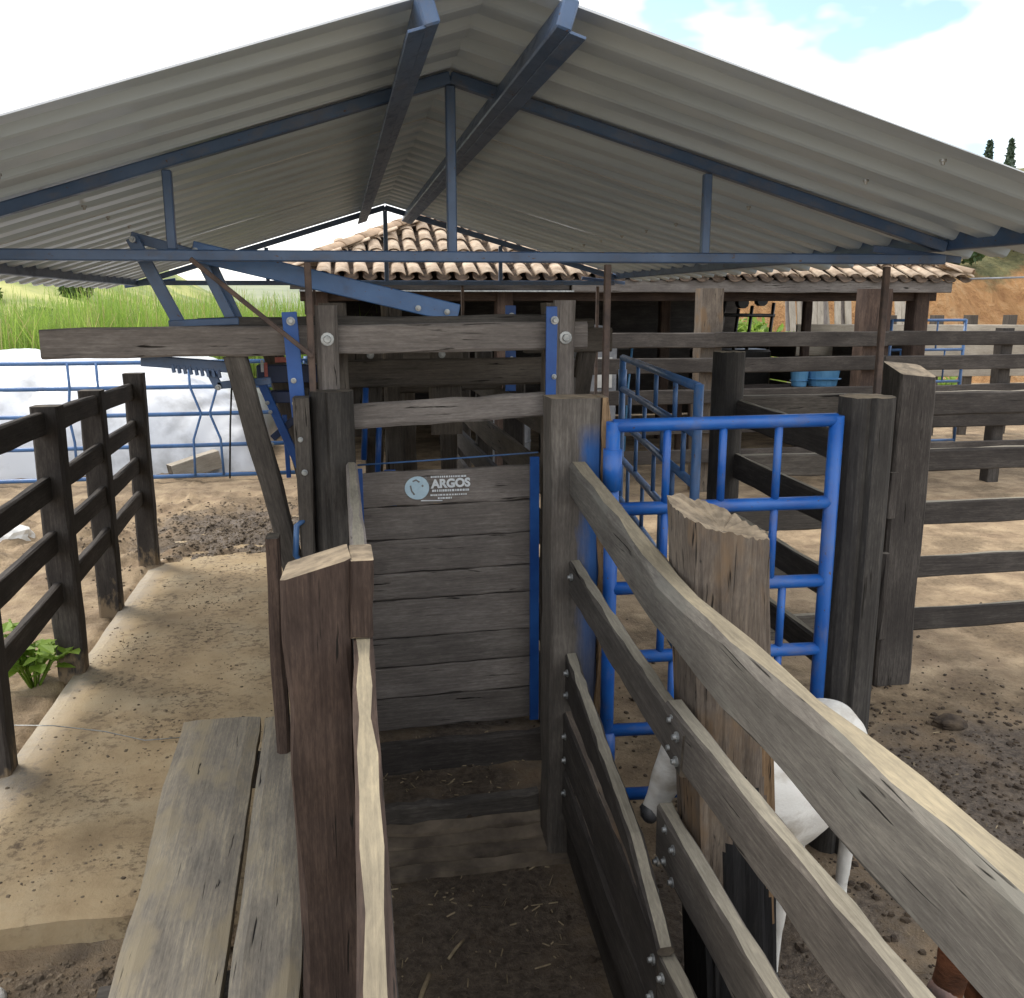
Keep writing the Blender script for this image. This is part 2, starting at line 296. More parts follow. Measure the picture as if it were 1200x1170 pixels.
def tube(name, parent, pts, r, m, n=10, r1=None, cap=True, smooth=True, squash=1):
    """swept tube through points (world coordinates), in the frame of its first leg so that grain follows it"""
    pts = [Vector(p) for p in pts]; mat, L = frame(pts[0], pts[-1] if (pts[-1]-pts[0]).length > 1e-4 else pts[1]); inv = mat.inverted(); P = [inv @ p for p in pts]
    vs, fs = [], []; K = len(P)
    for i, p in enumerate(P):
        d = (P[min(i+1, K-1)]-P[max(i-1, 0)]).normalized(); a = Vector((0, 0, 1))
        if abs(d.z) > .95: a = Vector((0, 1, 0))
        s = d.cross(a).normalized(); u = s.cross(d)
        rr = r if r1 is None else (r1[i] if isinstance(r1, (list, tuple)) else r+(r1-r)*i/(K-1))
        for k in range(n):
            t = 2*math.pi*k/n; vs.append(p+s*math.cos(t)*rr+u*math.sin(t)*rr*squash)
        if i:
            o = (i-1)*n
            for k in range(n): fs.append((o+k, o+(k+1) % n, o+n+(k+1) % n, o+n+k))
    fm = [0]*len(fs)
    if cap: fs.append(tuple(reversed(range(n)))); fs.append(tuple(range((K-1)*n, K*n))); fm += [0, 0]
    o = mesh(name, vs, fs, m, parent, mat)
    if smooth: o.data.polygons.foreach_set('use_smooth', [len(f) == 4 for f in fs])
    return o
def box(name, parent, c, s, m, rot=None, bev=.003):
    mat = Matrix.Translation(c) @ (rot.to_4x4() if rot else Matrix())
    bm = bmesh.new(); bmesh.ops.create_cube(bm, size=1, matrix=Matrix.Diagonal((*s, 1)))
    if bev: bmesh.ops.bevel(bm, geom=bm.edges[:], offset=min(bev, min(s)*.3), segments=1, affect='EDGES')
    me = bpy.data.meshes.new(name); bm.to_mesh(me); bm.free(); me.materials.append(M[m]); return link(bpy.data.objects.new(name, me), parent, mat)
def bar(name, parent, p0, p1, w, t, m, upv=(0, 0, 1)):
    """steel flat or box section"""
    mat, L = frame(p0, p1, upv); vs = [(x, y*t/2, z*w/2) for x in (0, L) for (y, z) in ((-1, -1), (-1, 1), (1, 1), (1, -1))]
    bm = bmesh.new(); V = [bm.verts.new(v) for v in vs]
    for f in ((0, 1, 2, 3), (7, 6, 5, 4), (0, 4, 5, 1), (1, 5, 6, 2), (2, 6, 7, 3), (3, 7, 4, 0)): bm.faces.new([V[k] for k in f])
    bmesh.ops.recalc_face_normals(bm, faces=bm.faces[:]); bmesh.ops.bevel(bm, geom=bm.edges[:], offset=min(w, t)*.12, segments=1, affect='EDGES')
    me = bpy.data.meshes.new(name); bm.to_mesh(me); bm.free(); me.materials.append(M[m]); return link(bpy.data.objects.new(name, me), parent, mat)
def bolt(parent, p, nrm=(0, -1, 0), r=.018, m='galv', name='bolt'):
    p = Vector(p); nrm = Vector(nrm).normalized(); mat, _ = frame(p, p+nrm)
    vs, fs = [], []
    for (x, rr, n) in ((-.004, r, 12), (.004, r, 12), (.0045, r*.6, 12), (.014, r*.5, 12)):
        for k in range(12): a = k*math.pi/6; vs.append((x, math.cos(a)*rr, math.sin(a)*rr))
    for i in range(3):
        for k in range(12): fs.append((i*12+k, i*12+(k+1) % 12, i*12+12+(k+1) % 12, i*12+12+k))
    fs.append(tuple(range(36, 48))); return mesh(name, vs, fs, m, parent, mat)
def log(name, parent, x, y, z0, z1, r, m, lean=(0, 0), n=36, jit=.018, end='endd', taper=.92, groove=True):
    """round post with lengthwise check cracks, local X up"""
    mat, L = frame((x, y, z0), (x+lean[0], y+lean[1], z1), (1, 0, 0)); vs, fs, fm = [], [], []
    N = 10; off = [1+rnd.uniform(-jit, jit) for _ in range(n)]; g = rnd.randrange(n)
    for i in range(N+1):
        u = i/N; rr = r*(1/taper+(1-1/taper)*u) if taper < 1 else r
        for k in range(n):
            a = 2*math.pi*k/n; q = rr*off[k]*(1+rnd.uniform(-.012, .012))
            if groove and k == n-2-int(1.5*noise.noise((u*2, x, 1))+.5) and u > .02: q *= .8
            vs.append((L*u+(.004*noise.noise((k*.5, x, 2)) if i == N else 0), math.cos(a)*q, math.sin(a)*q))
        if i:
            o = (i-1)*n
            for k in range(n): fs.append((o+k, o+(k+1) % n, o+n+(k+1) % n, o+n+k)); fm.append(0)
    c = len(vs); vs.append((L+.004, 0, 0))
    for k in range(n): fs.append((N*n+k, N*n+(k+1) % n, c)); fm.append(1)
    return mesh(name, vs, fs, [m, end], parent, mat, fm=fm)

# ------------------------------------------------------------ terrain
def sm(a, b, x): u = max(0, min(1, (x-a)/(b-a))); return u*u*(3-2*u)
def gz(x, y):
    z = 0.0
    left = 1-sm(-.16, -.06, x)                       # left of the chute
    inslab = left*sm(-1.72, -1.68, x)*sm(3.2, 3.25, y)
    z += left*(-.10)
    z += left*(1-sm(3.16, 3.24, y))*(-.03)
    z += left*(1-inslab)*sm(3.2, 3.5, y)*(.05)
    cover = left*sm(7.4, 8.6, y+.5*noise.noise((x*1.3, y*1.3, 3)))   # trodden dung and soil lies over the far end of the slab
    z = z*(1-cover)+cover*.025
    inch = sm(.02, .06, x)*(1-sm(.9, .94, x))         # inside the chute
    z += inch*(sm(3.44, 3.52, y)*.12+sm(3.86, 3.9, y)*.11)
    amp = .012+.05*cover*(1-sm(10.5, 12, y))+.02*left*(1-sm(3.0, 3.3, y))+.022*left*(1-sm(-1.75, -1.7, x))
    if inch > .5: amp = .008+.006*(y < 3.2)
    if x > 1.0 and y < 5: amp = .016
    if y < 14 and abs(x) < 9:
        z += amp*noise.fractal((x*4.5, y*4.5, 0), 1.0, 2.0, 4)*.9
        c = noise.noise((x*11, y*11, 5.0)); z += amp*1.0*max(0, c-.15)
    z += sm(12, 30, y)*.0
    return z
def axis(lo, hi, fine, far):
    a = []; v = lo
    while v <= hi: a.append(v); v += fine
    s = fine; v = lo; pre = []
    while v > -far: s *= 1.25; v -= s; pre.append(v)
    s = fine; v = a[-1]; post_ = []
    while v < far: s *= 1.25; v += s; post_.append(v)
    return pre[::-1]+a+post_
xs = axis(-3.6, 5.2, .04, 900); ys = axis(.4, 10.2, .04, 1400)
ys = [y for y in ys if y > -60]
nx = len(xs); gv = [(x, y, gz(x, y)) for y in ys for x in xs]
gf = [(j*nx+i, j*nx+i+1, (j+1)*nx+i+1, (j+1)*nx+i) for j in range(len(ys)-1) for i in range(nx-1)]
g = mesh('ground', gv, gf, 'ground', smooth=True); tag(g, kind='structure')

# concrete walkway slab, front corner broken and worn
sv, sf = [], []; sx = [-1.66+.0715*i for i in range(21)]; syl = [3.22+.09*i for i in range(74)]
for y in syl:
    for i, x in enumerate(sx):
        e = .02*noise.noise((x*5, 3.1, 1)) if y == syl[0] else 0
        ex = .012*noise.noise((y*3, 7, 2)) if i == 0 else 0
        edge = (i == 0) or (y == syl[0])
        sv.append((x+ex, y+e, -.012*edge+.004*noise.fractal((x*3, y*3, 9), 1, 2, 3)))
w_ = len(sx)
for j in range(len(syl)-1):
    for i in range(w_-1): sf.append((j*w_+i, j*w_+i+1, (j+1)*w_+i+1, (j+1)*w_+i))
k0 = len(sv)
for i in range(w_): sv.append((sx[i], syl[0]+.004, -.2))
for i in range(w_-1): sf.append((k0+i, k0+i+1, i+1, i))
k1 = len(sv)
for j in range(len(syl)): sv.append((sx[0]+.002, syl[j], -.2))
for j in range(len(syl)-1): sf.append((k1+j+1, k1+j, j*w_, (j+1)*w_))
tag(mesh('pavement', sv, sf, 'slab', smooth=False), kind='structure')

# chute ramp: low concrete cleats between the walls
def ramp_step(y0, y1, z0, z1):
    vs, fs = [], []; n = 10
    for i in range(n+1):
        x = .055+.80*i/n; j = lambda: rnd.uniform(-.008, .008)
        vs += [(x, y0+j(), z0-.1), (x, y0+j(), z0+j()*.6), (x, y1+j(), z1+j()*.6), (x, y1+.03, z0-.1)]
        if i:
            o = (i-1)*4
            for k in range(3): fs.append((o+k, o+4+k, o+5+k, o+1+k))
    return mesh('ramp_cleat', vs, fs, 'step', RAMP)
RAMP = mesh('path', [(.05, 3.2, -.05), (.86, 3.2, -.05), (.86, 3.5, -.02), (.05, 3.5, -.02)], [(0, 1, 2, 3)], 'step'); tag(RAMP, kind='structure')
for k in range(4): ramp_step(3.215+.068*k, 3.278+.068*k, .022+.018*k, .03+.018*k)

# hillside pasture on the left, a paler range far behind
def heightmesh(name, x0, x1, y0, y1, nx_, ny_, f, m):
    vs = []; 
    for j in range(ny_+1):
        for i in range(nx_+1):
            x = x0+(x1-x0)*i/nx_; y = y0+(y1-y0)*j/ny_; vs.append((x, y, f(x, y)))
    fs = [(j*(nx_+1)+i, j*(nx_+1)+i+1, (j+1)*(nx_+1)+i+1, (j+1)*(nx_+1)+i) for j in range(ny_) for i in range(nx_)]
    o = mesh(name, vs, fs, m, smooth=True); return tag(o, kind='structure')
def hl(x, y):
    r_ = sm(-2, -55, x) if False else sm(0, 1, (-x-4)/60.)
    return -.6+sm(26, 110, y)*(24*r_)+2.2*noise.fractal((x*.05, y*.05, 4), 1, 2, 4)*sm(28, 60, y)
heightmesh('hill', -190, 0, 26, 170, 60, 48, hl, 'hill')
heightmesh('hill', -420, 330, 240, 520, 60, 30, lambda x, y: -1+sm(240, 420, y)*(10+9*noise.fractal((x*.006, y*.006, 8), 1, 2, 4)+12*sm(-20, -330, x)*0), 'hillfar')
# cut earth bank on the right with rough pasture above it
def bk(x, y):
    d = y-(23.5+.18*(x-12)) if False else y-(24.5-.12*(x-14))+1.3*noise.noise((x*.35, y*.1, 2))
    side = sm(6.5, 13, x)
    return -.3+side*(3.6*sm(-1.2, 1.8, d)+.9*sm(1.5, 5, d)+.165*max(0, d-3)+.5*noise.fractal((x*.5, y*.5, 1), 1, 2, 4)*sm(-1, 1, d))
heightmesh('terrain', 5.5, 80, 21, 95, 150, 110, bk, 'bank')
def foliage(n, place, size, up=.3):
    vs, fs = [], []
    for _ in range(n):
        c, s = place(); a = Vector((rnd.gauss(0, 1), rnd.gauss(0, 1), rnd.gauss(0, 1)+up)).normalized(); b = a.orthogonal().normalized()
        b.rotate(Matrix.Rotation(rnd.random()*6.28, 3, a)); d = a.cross(b); q = size*s*rnd.uniform(.6, 1.3); k = len(vs)
        vs += [c-b*q, c+d*q*.45, c+b*q, c-d*q*.45]; fs.append((k, k+1, k+2, k+3))
    return vs, fs
def conifer(x, y, h, label, slim=.16):
    z = bk(x, y); t = thing('conifer_tree', (x, y, z-.1), label, 'tree', 'conifers on the ridge above the cut bank')
    tube('trunk', t, [(x, y, z-.2), (x, y, z+h*.5), (x, y, z+h*.97)], .12, 'bark', 6, r1=.02)
    def pl():
        u = rnd.random()**.8; layer = .5+.5*abs(math.sin(u*h*2.4)); rr = h*slim*(1-u)*layer+.08; a = rnd.random()*6.28; r_ = rr*math.sqrt(rnd.random())
        return Vector((x+math.cos(a)*r_, y+math.sin(a)*r_, z+h*(.12+.88*u))), 1
    mesh('crown', *foliage(420, pl, .3), 'conifer', t)
for (x, y, h, l, s) in ((56.5, 76, 3.1, 'short dark conifer on the ridge, outermost of the row towards the shed roof', .17), (58.6, 76, 3.0, 'squat conifer second along the ridge from the shed roof', .15), (63.0, 76, 5.6, 'tall slender conifer on the ridge rising over its neighbours', .1), (61.7, 76.5, 4.0, 'mid sized conifer just beside the tallest one on the ridge', .14), (65.2, 76, 4.6, 'broad conifer on the ridge beyond the tallest one', .17)):
    conifer(x, y, h, l, s)
def bush(x, y, z, r_, h, label, n=500, m='bush', size=.12, group='bushes on the earth bank'):
    t = thing('bush', (x, y, z), label, 'bush', group)
    for k in range(3): a = rnd.random()*6.28; tube('stem', t, [(x, y, z-.1), (x+math.cos(a)*r_*.4, y+math.sin(a)*r_*.4, z+h*.7)], .025, 'bark', 5, r1=.008)
    cl = [(Vector((x+rnd.uniform(-.7, .7)*r_, y+rnd.uniform(-.7, .7)*r_, z+h*rnd.uniform(.3, .9))), rnd.uniform(.25, .5)*r_) for _ in range(8)]
    def pl():
        c, q = rnd.choice(cl); d = Vector((rnd.gauss(0, 1), rnd.gauss(0, 1), rnd.gauss(0, .8))).normalized()*q*rnd.random()**.4; return c+d, 1
    mesh('crown', *foliage(n, pl, size), m, t)
for i, (x, y) in enumerate(((16.2, 26.2), (18.6, 25.8), (20.8, 26.5), (15.2, 27.6), (22.5, 25.4), (14.4, 26.4), (17.4, 28.5), (19.6, 28.4))):
    bush(x, y, bk(x, y)-.05, rnd.uniform(.6, 1.0), rnd.uniform(.6, 1.1), 'scrubby olive bush on the lip of the orange cut bank')
for i, (x, y) in enumerate(((9.3, 19.6), (9.0, 20.6), (13.8, 20.2))):
    bush(x, y, -.05, .9, 1.9 if i < 2 else .7, 'leafy bush behind the tiled shed at the foot of the bank', 700, 'grass', .12, 'bushes at the foot of the bank')
for i, (x, y) in enumerate(((-34, 62), (-27, 60), (-30, 72), (-22, 66), (-38, 76), (-20, 78), (-17, 60), (-26, 84))):
    bush(x, y, hl(x, y)-.1, rnd.uniform(.8, 1.5), rnd.uniform(.8, 1.5), 'dark round bush dotted on the pasture hillside', 260, 'bush', .35, 'bushes on the hillside')

# tall cane grass behind the silage heap
vs, fs = [], []
GM = []
for _ in range(24000):
    x = rnd.uniform(-11, 1.2); y = rnd.uniform(17.6, 25); h = rnd.uniform(1.1, 2.55)*(1+.28*noise.noise((x*.5, y*.5, 0)))
    a = rnd.random()*6.28; ln = rnd.uniform(.05, .95)*rnd.random()**.5; w = rnd.uniform(.008, .028); dry = rnd.random() < .14; dx, dy = math.cos(a), math.sin(a); k = len(vs); b0 = rnd.uniform(0, .9)
    for u in (0, .55, 1.0):
        o = ln*u*u; zz = b0+(h-b0)*(u if u < 1 else .93); ww = w*(1-u*.85)
        vs += [(x+dx*o-dy*ww, y+dy*o+dx*ww, zz), (x+dx*o+dy*ww, y+dy*o-dx*ww, zz)]
    fs += [(k, k+1, k+3, k+2), (k+2, k+3, k+5, k+4)]; GM += [1 if dry else 0]*2
tag(mesh('tall_grass', vs, fs, ['grass', 'drygrass'], fm=GM), 'bright green tall cane grass standing behind the white silage heap', 'grass', kind='stuff')

# ------------------------------------------------------------ steel canopy over the chute
AX, AZ, SL = .455, 3.02, .312
SLR = .278                     # the right pitch is a little flatter
Y0, Y1 = 3.75, 8.72
can = thing('metal_canopy', (AX, 5.8, 0), 'gabled steel canopy with slate blue trusses and white corrugated sheet roof over the cattle chute', 'canopy')
def zr(x, d=0): return AZ-(SLR if x > AX else SL)*abs(x-AX)+d
for Y in (Y0, Y1):
    s = .05 if Y == Y0 else .045
    for sg in (-1, 1):
        xe = AX+sg*2.16
        bar('rafter', can, (AX, Y, AZ+.018), (xe, Y, zr(xe)+.018), .046, s, 'bluetruss')
        bar('web_post', can, (AX+sg*1.055, Y, 2.395), (AX+sg*1.055, Y, zr(AX+sg*1.055)-.012), .034, .034, 'bluetruss')
    bar('tie_beam', can, (AX-2.16, Y, 2.37), (AX+2.16, Y, 2.385), .042, .05, 'bluetruss')
    bar('king_post', can, (AX, Y, 2.39), (AX, Y, AZ-.01), .038, .038, 'bluetruss')
for sg in (-1, 1):   # purlins beside the ridge and at the eaves, above the rafters
    for off, w in ((.19, .085),):
        x = AX+sg*off
        p0 = (x, 2.64, zr(x)+.0); p1 = (x, 8.85, zr(x)+.0)
        bar('purlin', can, p0, p1, w, .045, 'bluetruss', upv=(SL*sg, 0, 1))
        bar('purlin_lip', can, (x+.03*sg, 2.65, zr(x)-.042-.03*SL), (x+.03*sg, 8.84, zr(x)-.042-.03*SL), .008, .05, 'bluetruss', upv=(SL*sg, 0, 1))
for x, z in ((AX-2.19, 2.385), (AX+2.19, 2.462)): bar('eave_beam', can, (x, 2.7, z), (x, 8.8, z), .078, .05, 'bluetruss')
# brace at eave corners of the trusses
for sg in (-1, 1):
    for Y in (Y0, Y1): bar('eave_bracket', can, (AX+sg*1.85, Y+.05, 2.43 if sg > 0 else 2.40), (AX+sg*2.28, Y+.05, 2.385 if sg > 0 else 2.34), .03, .02, 'bluetruss')
def sheet(y0, sg, k):
    prof = []; P = .2525; y = 0
    for r_ in range(4):
        b = r_*P; prof += [(b, 0), (b+.085, 0), (b+.097, .006), (b+.123, .038), (b+.135, .044), (b+.187, .044), (b+.199, .038), (b+.225, .006), (b+.238, 0)]
    prof.append((4*P, 0)); vs, fs, fm = [], [], []; xs_ = [0, 1.2, 2.42]; lay = []
    for top in (0, 1):
        for x in xs_:
            for (yy, zz) in prof: vs.append((AX+sg*x, y0+yy, AZ+.046-(SLR if sg > 0 else SL)*x+zz+(.005 if top else 0)+k*.0015+rnd.uniform(-.0015, .0015)))
    n = len(prof)
    for top in (0, 1):
        for i in range(2):
            for j in range(n-1):
                o = top*3*n+i*n+j; f = (o, o+1, o+n+1, o+n); fs.append(f if (top ^ (sg > 0)) else f[::-1]); fm.append(top)
    for j in range(n-1): o = 2*n+j; fs.append((o, o+1, o+3*n+1, o+3*n)); fm.append(1)
    for i in range(2):
        for e in (0, n-1): o = i*n+e; fs.append((o, o+n, o+n+3*n, o+3*n)); fm.append(1)
    return mesh('roof_sheet', vs, fs, ['sheet', 'sheettop'], can, fm=fm)
for k in range(6):
    for sg in (-1, 1): sheet(2.70+1.0*k, sg, (k % 2)*3)
for k in range(12):
    for sg in (-1, 1):
        x = AX+sg*1.5; bolt(can, (x+rnd.uniform(-.02, .02), 2.83+k*.5, zr(x)+.046), (0, 0, -1), r=.011, name='roof_screw')
rc = [(-.2, -.062), (-.1, -.028), (0, 0), (.1, -.028), (.2, -.062)]
mesh('ridge_cap', [(AX+x, y, AZ+.112+z) for y in (2.68, 8.74) for (x, z) in rc], [(i, i+1, i+6, i+5) for i in range(4)], 'sheettop', can)
for (x, y) in ((-.106, 3.72), (1.086, 3.72), (2.33, 3.72), (-.2, 8.72), (1.15, 8.72), (2.45, 8.72)):
    bar('support_post', can, (x, y, -.1), (x, y, 2.352), .026, .026, 'rust')
bar('brace_rod', can, (-.53, 3.69, 2.36), (-.1, 3.69, 1.995), .018, .018, 'rust')

# ------------------------------------------------------------ chute: left wall
lw = thing('chute_wall', (.0, 2.5, 0), 'boarded left wall of the cattle chute with hewn brown post and pale rail cap', 'chute wall')
post('post', lw, -.07, 2.10, -.15, 1.615, .15, .15, 'brownpost', end='endg', slant=(.0, .022), jit=.005)
plank('post_head', lw, (.03, 2.10, 1.45), (.03, 2.10, 1.632), .055, .145, 'brownpost', upv=(1, 0, 0), end='endg', bev=.006)
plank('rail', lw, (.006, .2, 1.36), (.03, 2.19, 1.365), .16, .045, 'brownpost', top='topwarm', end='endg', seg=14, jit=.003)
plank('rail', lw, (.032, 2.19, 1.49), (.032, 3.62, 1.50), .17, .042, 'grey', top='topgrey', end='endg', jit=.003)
for z in (.18, .42, .66, .90, 1.14):
    plank('wall_board', lw, (.032, .2, z), (.032, 2.2, z), .2, .04, 'dark'); plank('wall_board', lw, (.032, 2.21, z), (.032, 3.62, z+.02), .2, .04, 'dark')
post('post', lw, -.09, .45, -.15, 1.5, .16, .15, 'brownpost', end='endg')
log('round_post', lw, -.035, 3.73, -.1, 1.86, .085, 'dark2', taper=1)
post('side_post', lw, -.152, 3.70, -.1, 1.84, .06, .12, 'greyd')
post('stub_post', lw, -.285, 3.62, -.12, 1.305, .055, .1, 'brownpost')
bolt(lw, (-.15, 3.638, 1.55), r=.012); bolt(lw, (-.16, 3.638, 1.68), r=.01)

# ------------------------------------------------------------ chute: right fence
rf = thing('chute_fence', (.85, 2.4, 0), 'heavy weathered plank fence along the right of the chute, rails bolted to hewn posts', 'fence')
# thick square post with a smear of blue paint and a split raw edge
p1 = post('post', rf, .847, 3.33, -.15, 1.86, .19, .16, 'paintpost', end='endg')
plank('split_edge', rf, (.955, 3.31, .02), (.945, 3.31, 1.862), .035, .14, 'raw', upv=(1, 0, 0), end='endg', jit=.012, seg=14)
# half log stump post: irregular section, notched for the rails
def stump_post():
    prof = [(.865, 2.16), (.93, 2.13), (1.02, 2.125), (1.075, 2.15), (1.095, 2.22), (1.06, 2.33), (1.0, 2.40), (.92, 2.42), (.87, 2.36), (.855, 2.26)]
    cx, cy = 1.0, 2.27; vs, fs, fm = [], [], []; n = len(prof); N = 60; mat = Matrix(((0, 0, 1, cx), (0, 1, 0, cy), (1, 0, 0, 0), (0, 0, 0, 1)))
    sub = []
    for k in range(n):
        a, b = prof[k], prof[(k+1) % n]
        for q in range(8): u = q/8; sub.append((a[0]+(b[0]-a[0])*u, a[1]+(b[1]-a[1])*u))
    n = len(sub)
    for i in range(N+1):
        u = i/N; s = 1.05-.05*u
        for k, (x, y) in enumerate(sub):
            f = 1+.05*noise.noise((k*.3, u*3, 2))+.03*noise.noise((k*.8, u*7, 5)); X = (x-cx)*s*f+.15*(1-u); Y = (y-cy)*s*f+.02*(1-u)
            top = 1.66-.25*(x-.865)+.12*(y-2.2)
            vs.append((-.15+(top+.15)*u+(rnd.uniform(-.006, .006) if i == N else 0), Y, X))
        if i:
            o = (i-1)*n
            for k in range(n): fs.append((o+k, o+n+k, o+n+(k+1) % n, o+(k+1) % n)); fm.append(3 if 19+5*noise.noise((u*5, 2, 7)) <= k <= 30 and .40+.08*noise.noise((k*.6, 2, 1)) < u < .70+.10*noise.noise((k*.7, 5, 1)) else 2 if u < .40+.22*math.exp(-((k-13.3)/6.4)**2)+.1*noise.noise((k*.55, 1, 1)) else 0)
    c = len(vs); vs.append((1.60, 0, 0))
    for k in range(n): fs.append((N*n+(k+1) % n, N*n+k, c)); fm.append(1)
    return mesh('log_post', vs, fs, ['stump', 'endg', 'tar', 'raw'], rf, mat, fm=fm)
stump_post()
def polyrail(name, pts, w, t, m, top='toppale', jit=.006, bev=.014):
    """rail through several points in one piece (runs along Y), width up, built along local X"""
    mat, L = frame(pts[0], pts[-1]); inv = mat.inverted(); P = [inv @ Vector(p) for p in pts]; vs, fs, fm = [], [], []; n = 20
    for i in range(n+1):
        x = L*i/n; z = y = 0
        for a, b in zip(P, P[1:]):
            if a.x-1e-6 <= x <= b.x+1e-6: u = (x-a.x)/(b.x-a.x); z = a.z+(b.z-a.z)*u; y = a.y+(b.y-a.y)*u
        ww = (w if not isinstance(w, tuple) else w[0]+(w[1]-w[0])*i/n)/2*(1+.05*noise.noise((x*2, 3.3, t*50))); tt = t/2; b = bev*rnd.uniform(.6, 1.6)
        for (yy, zz) in [(-tt, -ww+b), (-tt, ww-b), (-tt+b*.8, ww), (tt-b*.8, ww), (tt, ww-b), (tt, -ww+b), (tt-b, -ww), (-tt+b, -ww)]:
            vs.append((x, y+yy+rnd.uniform(-jit, jit)*.5, z+zz+rnd.uniform(-jit, jit)*.6))
        if i:
            o = (i-1)*8
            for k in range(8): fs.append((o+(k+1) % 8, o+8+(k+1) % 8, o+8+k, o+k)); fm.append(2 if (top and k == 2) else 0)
    fs.append(tuple(reversed(range(8)))); fs.append(tuple(range(n*8, n*8+8))); fm += [1, 1]
    return mesh(name, vs, fs, [m, 'endd']+([top] if top else []), rf, mat, fm=fm)
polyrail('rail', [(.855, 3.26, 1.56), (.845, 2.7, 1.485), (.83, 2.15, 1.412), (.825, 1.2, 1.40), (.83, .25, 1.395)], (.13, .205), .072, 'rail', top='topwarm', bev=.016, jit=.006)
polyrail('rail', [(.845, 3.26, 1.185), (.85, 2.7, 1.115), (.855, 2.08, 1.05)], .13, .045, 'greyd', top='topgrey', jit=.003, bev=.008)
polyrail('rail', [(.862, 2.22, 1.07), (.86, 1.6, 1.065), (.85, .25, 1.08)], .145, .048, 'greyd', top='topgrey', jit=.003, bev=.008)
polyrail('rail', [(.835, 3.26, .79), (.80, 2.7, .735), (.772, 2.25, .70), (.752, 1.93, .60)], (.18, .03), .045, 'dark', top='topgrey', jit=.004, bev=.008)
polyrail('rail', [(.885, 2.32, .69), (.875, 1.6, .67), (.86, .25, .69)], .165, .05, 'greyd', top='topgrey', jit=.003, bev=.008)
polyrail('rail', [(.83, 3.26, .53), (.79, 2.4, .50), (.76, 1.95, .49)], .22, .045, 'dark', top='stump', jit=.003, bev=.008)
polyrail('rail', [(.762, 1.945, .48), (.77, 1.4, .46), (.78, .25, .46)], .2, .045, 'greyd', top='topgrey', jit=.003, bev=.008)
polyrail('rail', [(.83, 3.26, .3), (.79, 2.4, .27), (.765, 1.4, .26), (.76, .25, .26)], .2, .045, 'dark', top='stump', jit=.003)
polyrail('rail', [(.85, 3.26, .1), (.81, 2.4, .08), (.785, 1.4, .08), (.78, .25, .08)], .16, .045, 'dark', top=None)
for (y, z, x) in ((2.17, 1.11, .838), (2.11, 1.09, .83), (2.17, 1.03, .838), (2.11, 1.02, .83), (2.24, .74, .862), (2.24, .64, .862), (2.17, .72, .858), (2.17, .62, .858), (1.91, .54, .738), (1.91, .43, .738), (1.98, .54, .738), (1.98, .43, .738), (2.3, .5, .86), (2.3, .6, .86), (3.2, 1.2, .818), (3.2, .82, .808), (3.2, .73, .808), (3.2, .56, .804), (3.2, .46, .804), (3.2, .32, .804)):
    bolt(rf, (x, y, z), (-1, 0, 0), r=.014, m='galv')
post('post', rf, .98, .42, -.15, 1.6, .2, .2, 'greyd')

# ------------------------------------------------------------ sills in the chute floor
for (y, z0, z1, m, l) in ((3.51, -.02, .155, 'greyd', 'worn timber sill with wavy edge at the top of the chute ramp'), (3.86, .06, .262, 'dark', 'dark timber sill across the chute floor under the boarded gate')):
    o = plank('floor_sill', None, (.055, y, (z0+z1)/2), (.765 if y < 3.6 else .86, y+.01, (z0+z1)/2+.004), z1-z0, .05, m, jit=.007, seg=12); tag(o, l, 'sill')

# ------------------------------------------------------------ boarded lift gate with sticker
GY = 4.0
gt = thing('lift_gate', (.47, GY, .25), 'closed gate of eight grey horizontal boards with blue steel edge and pale sticker', 'gate')
seam = [1.482, 1.325, 1.175, 1.02, .895, .715, .575, .425, .268]
for a, b in zip(seam, seam[1:]):
    plank('board', gt, (.06, GY, (a+b)/2-.006), (.862, GY+rnd.uniform(-.006, .006), (a+b)/2+.008), (a-b)-.006, .04, 'grey', jit=.003, bev=.004, seg=12)
bar('edge_bar', gt, (.842, GY-.035, .27), (.838, GY-.035, 1.53), .042, .012, 'blueflat', upv=(1, 0, 0))
bar('edge_bar', gt, (.07, GY-.03, .27), (.07, GY-.03, 1.5), .02, .012, 'blueflat', upv=(1, 0, 0))
tube('pull_wire', gt, [(.06, GY-.01, 1.512), (.45, GY-.01, 1.527), (.86, GY-.01, 1.545)], .004, 'bluedull', 6)
for x in (.2, .72): bar('back_strap', gt, (x, GY+.03, .3), (x, GY+.03, 1.48), .05, .015, 'blueflat', upv=(1, 0, 0))
def text(s, size, x, z, m, parent, bold=0):
    cu = bpy.data.curves.new('lettering', 'FONT'); cu.body = s; cu.size = size; cu.extrude = .0008; cu.offset = bold
    o = bpy.data.objects.new('lettering', cu); COL.objects.link(o); dg = bpy.context.evaluated_depsgraph_get(); me = bpy.data.meshes.new_from_object(o.evaluated_get(dg)); bpy.data.objects.remove(o)
    me.materials.clear(); me.materials.append(M[m]); o = bpy.data.objects.new('lettering', me)
    return link(o, parent, Matrix(((1, 0, 0, x), (0, 0, -1, GY-.0275), (0, 1, 0, z), (0, 0, 0, 1))) @ Matrix.Rotation(.02, 4, 'Z'))
stz = 1.405
def flat(name, pts, m, parent, y=GY-.0265): return mesh(name, [(x, y, z) for x, z in pts], [tuple(range(len(pts)))], m, parent)
ov = [(.318+.058*math.cos(a)*(1 if math.cos(a) < 0 else .85), stz+.052*math.sin(a)) for a in [2*math.pi*k/28 for k in range(28)]]
stk = flat('sticker', ov, 'stickerblue', gt)
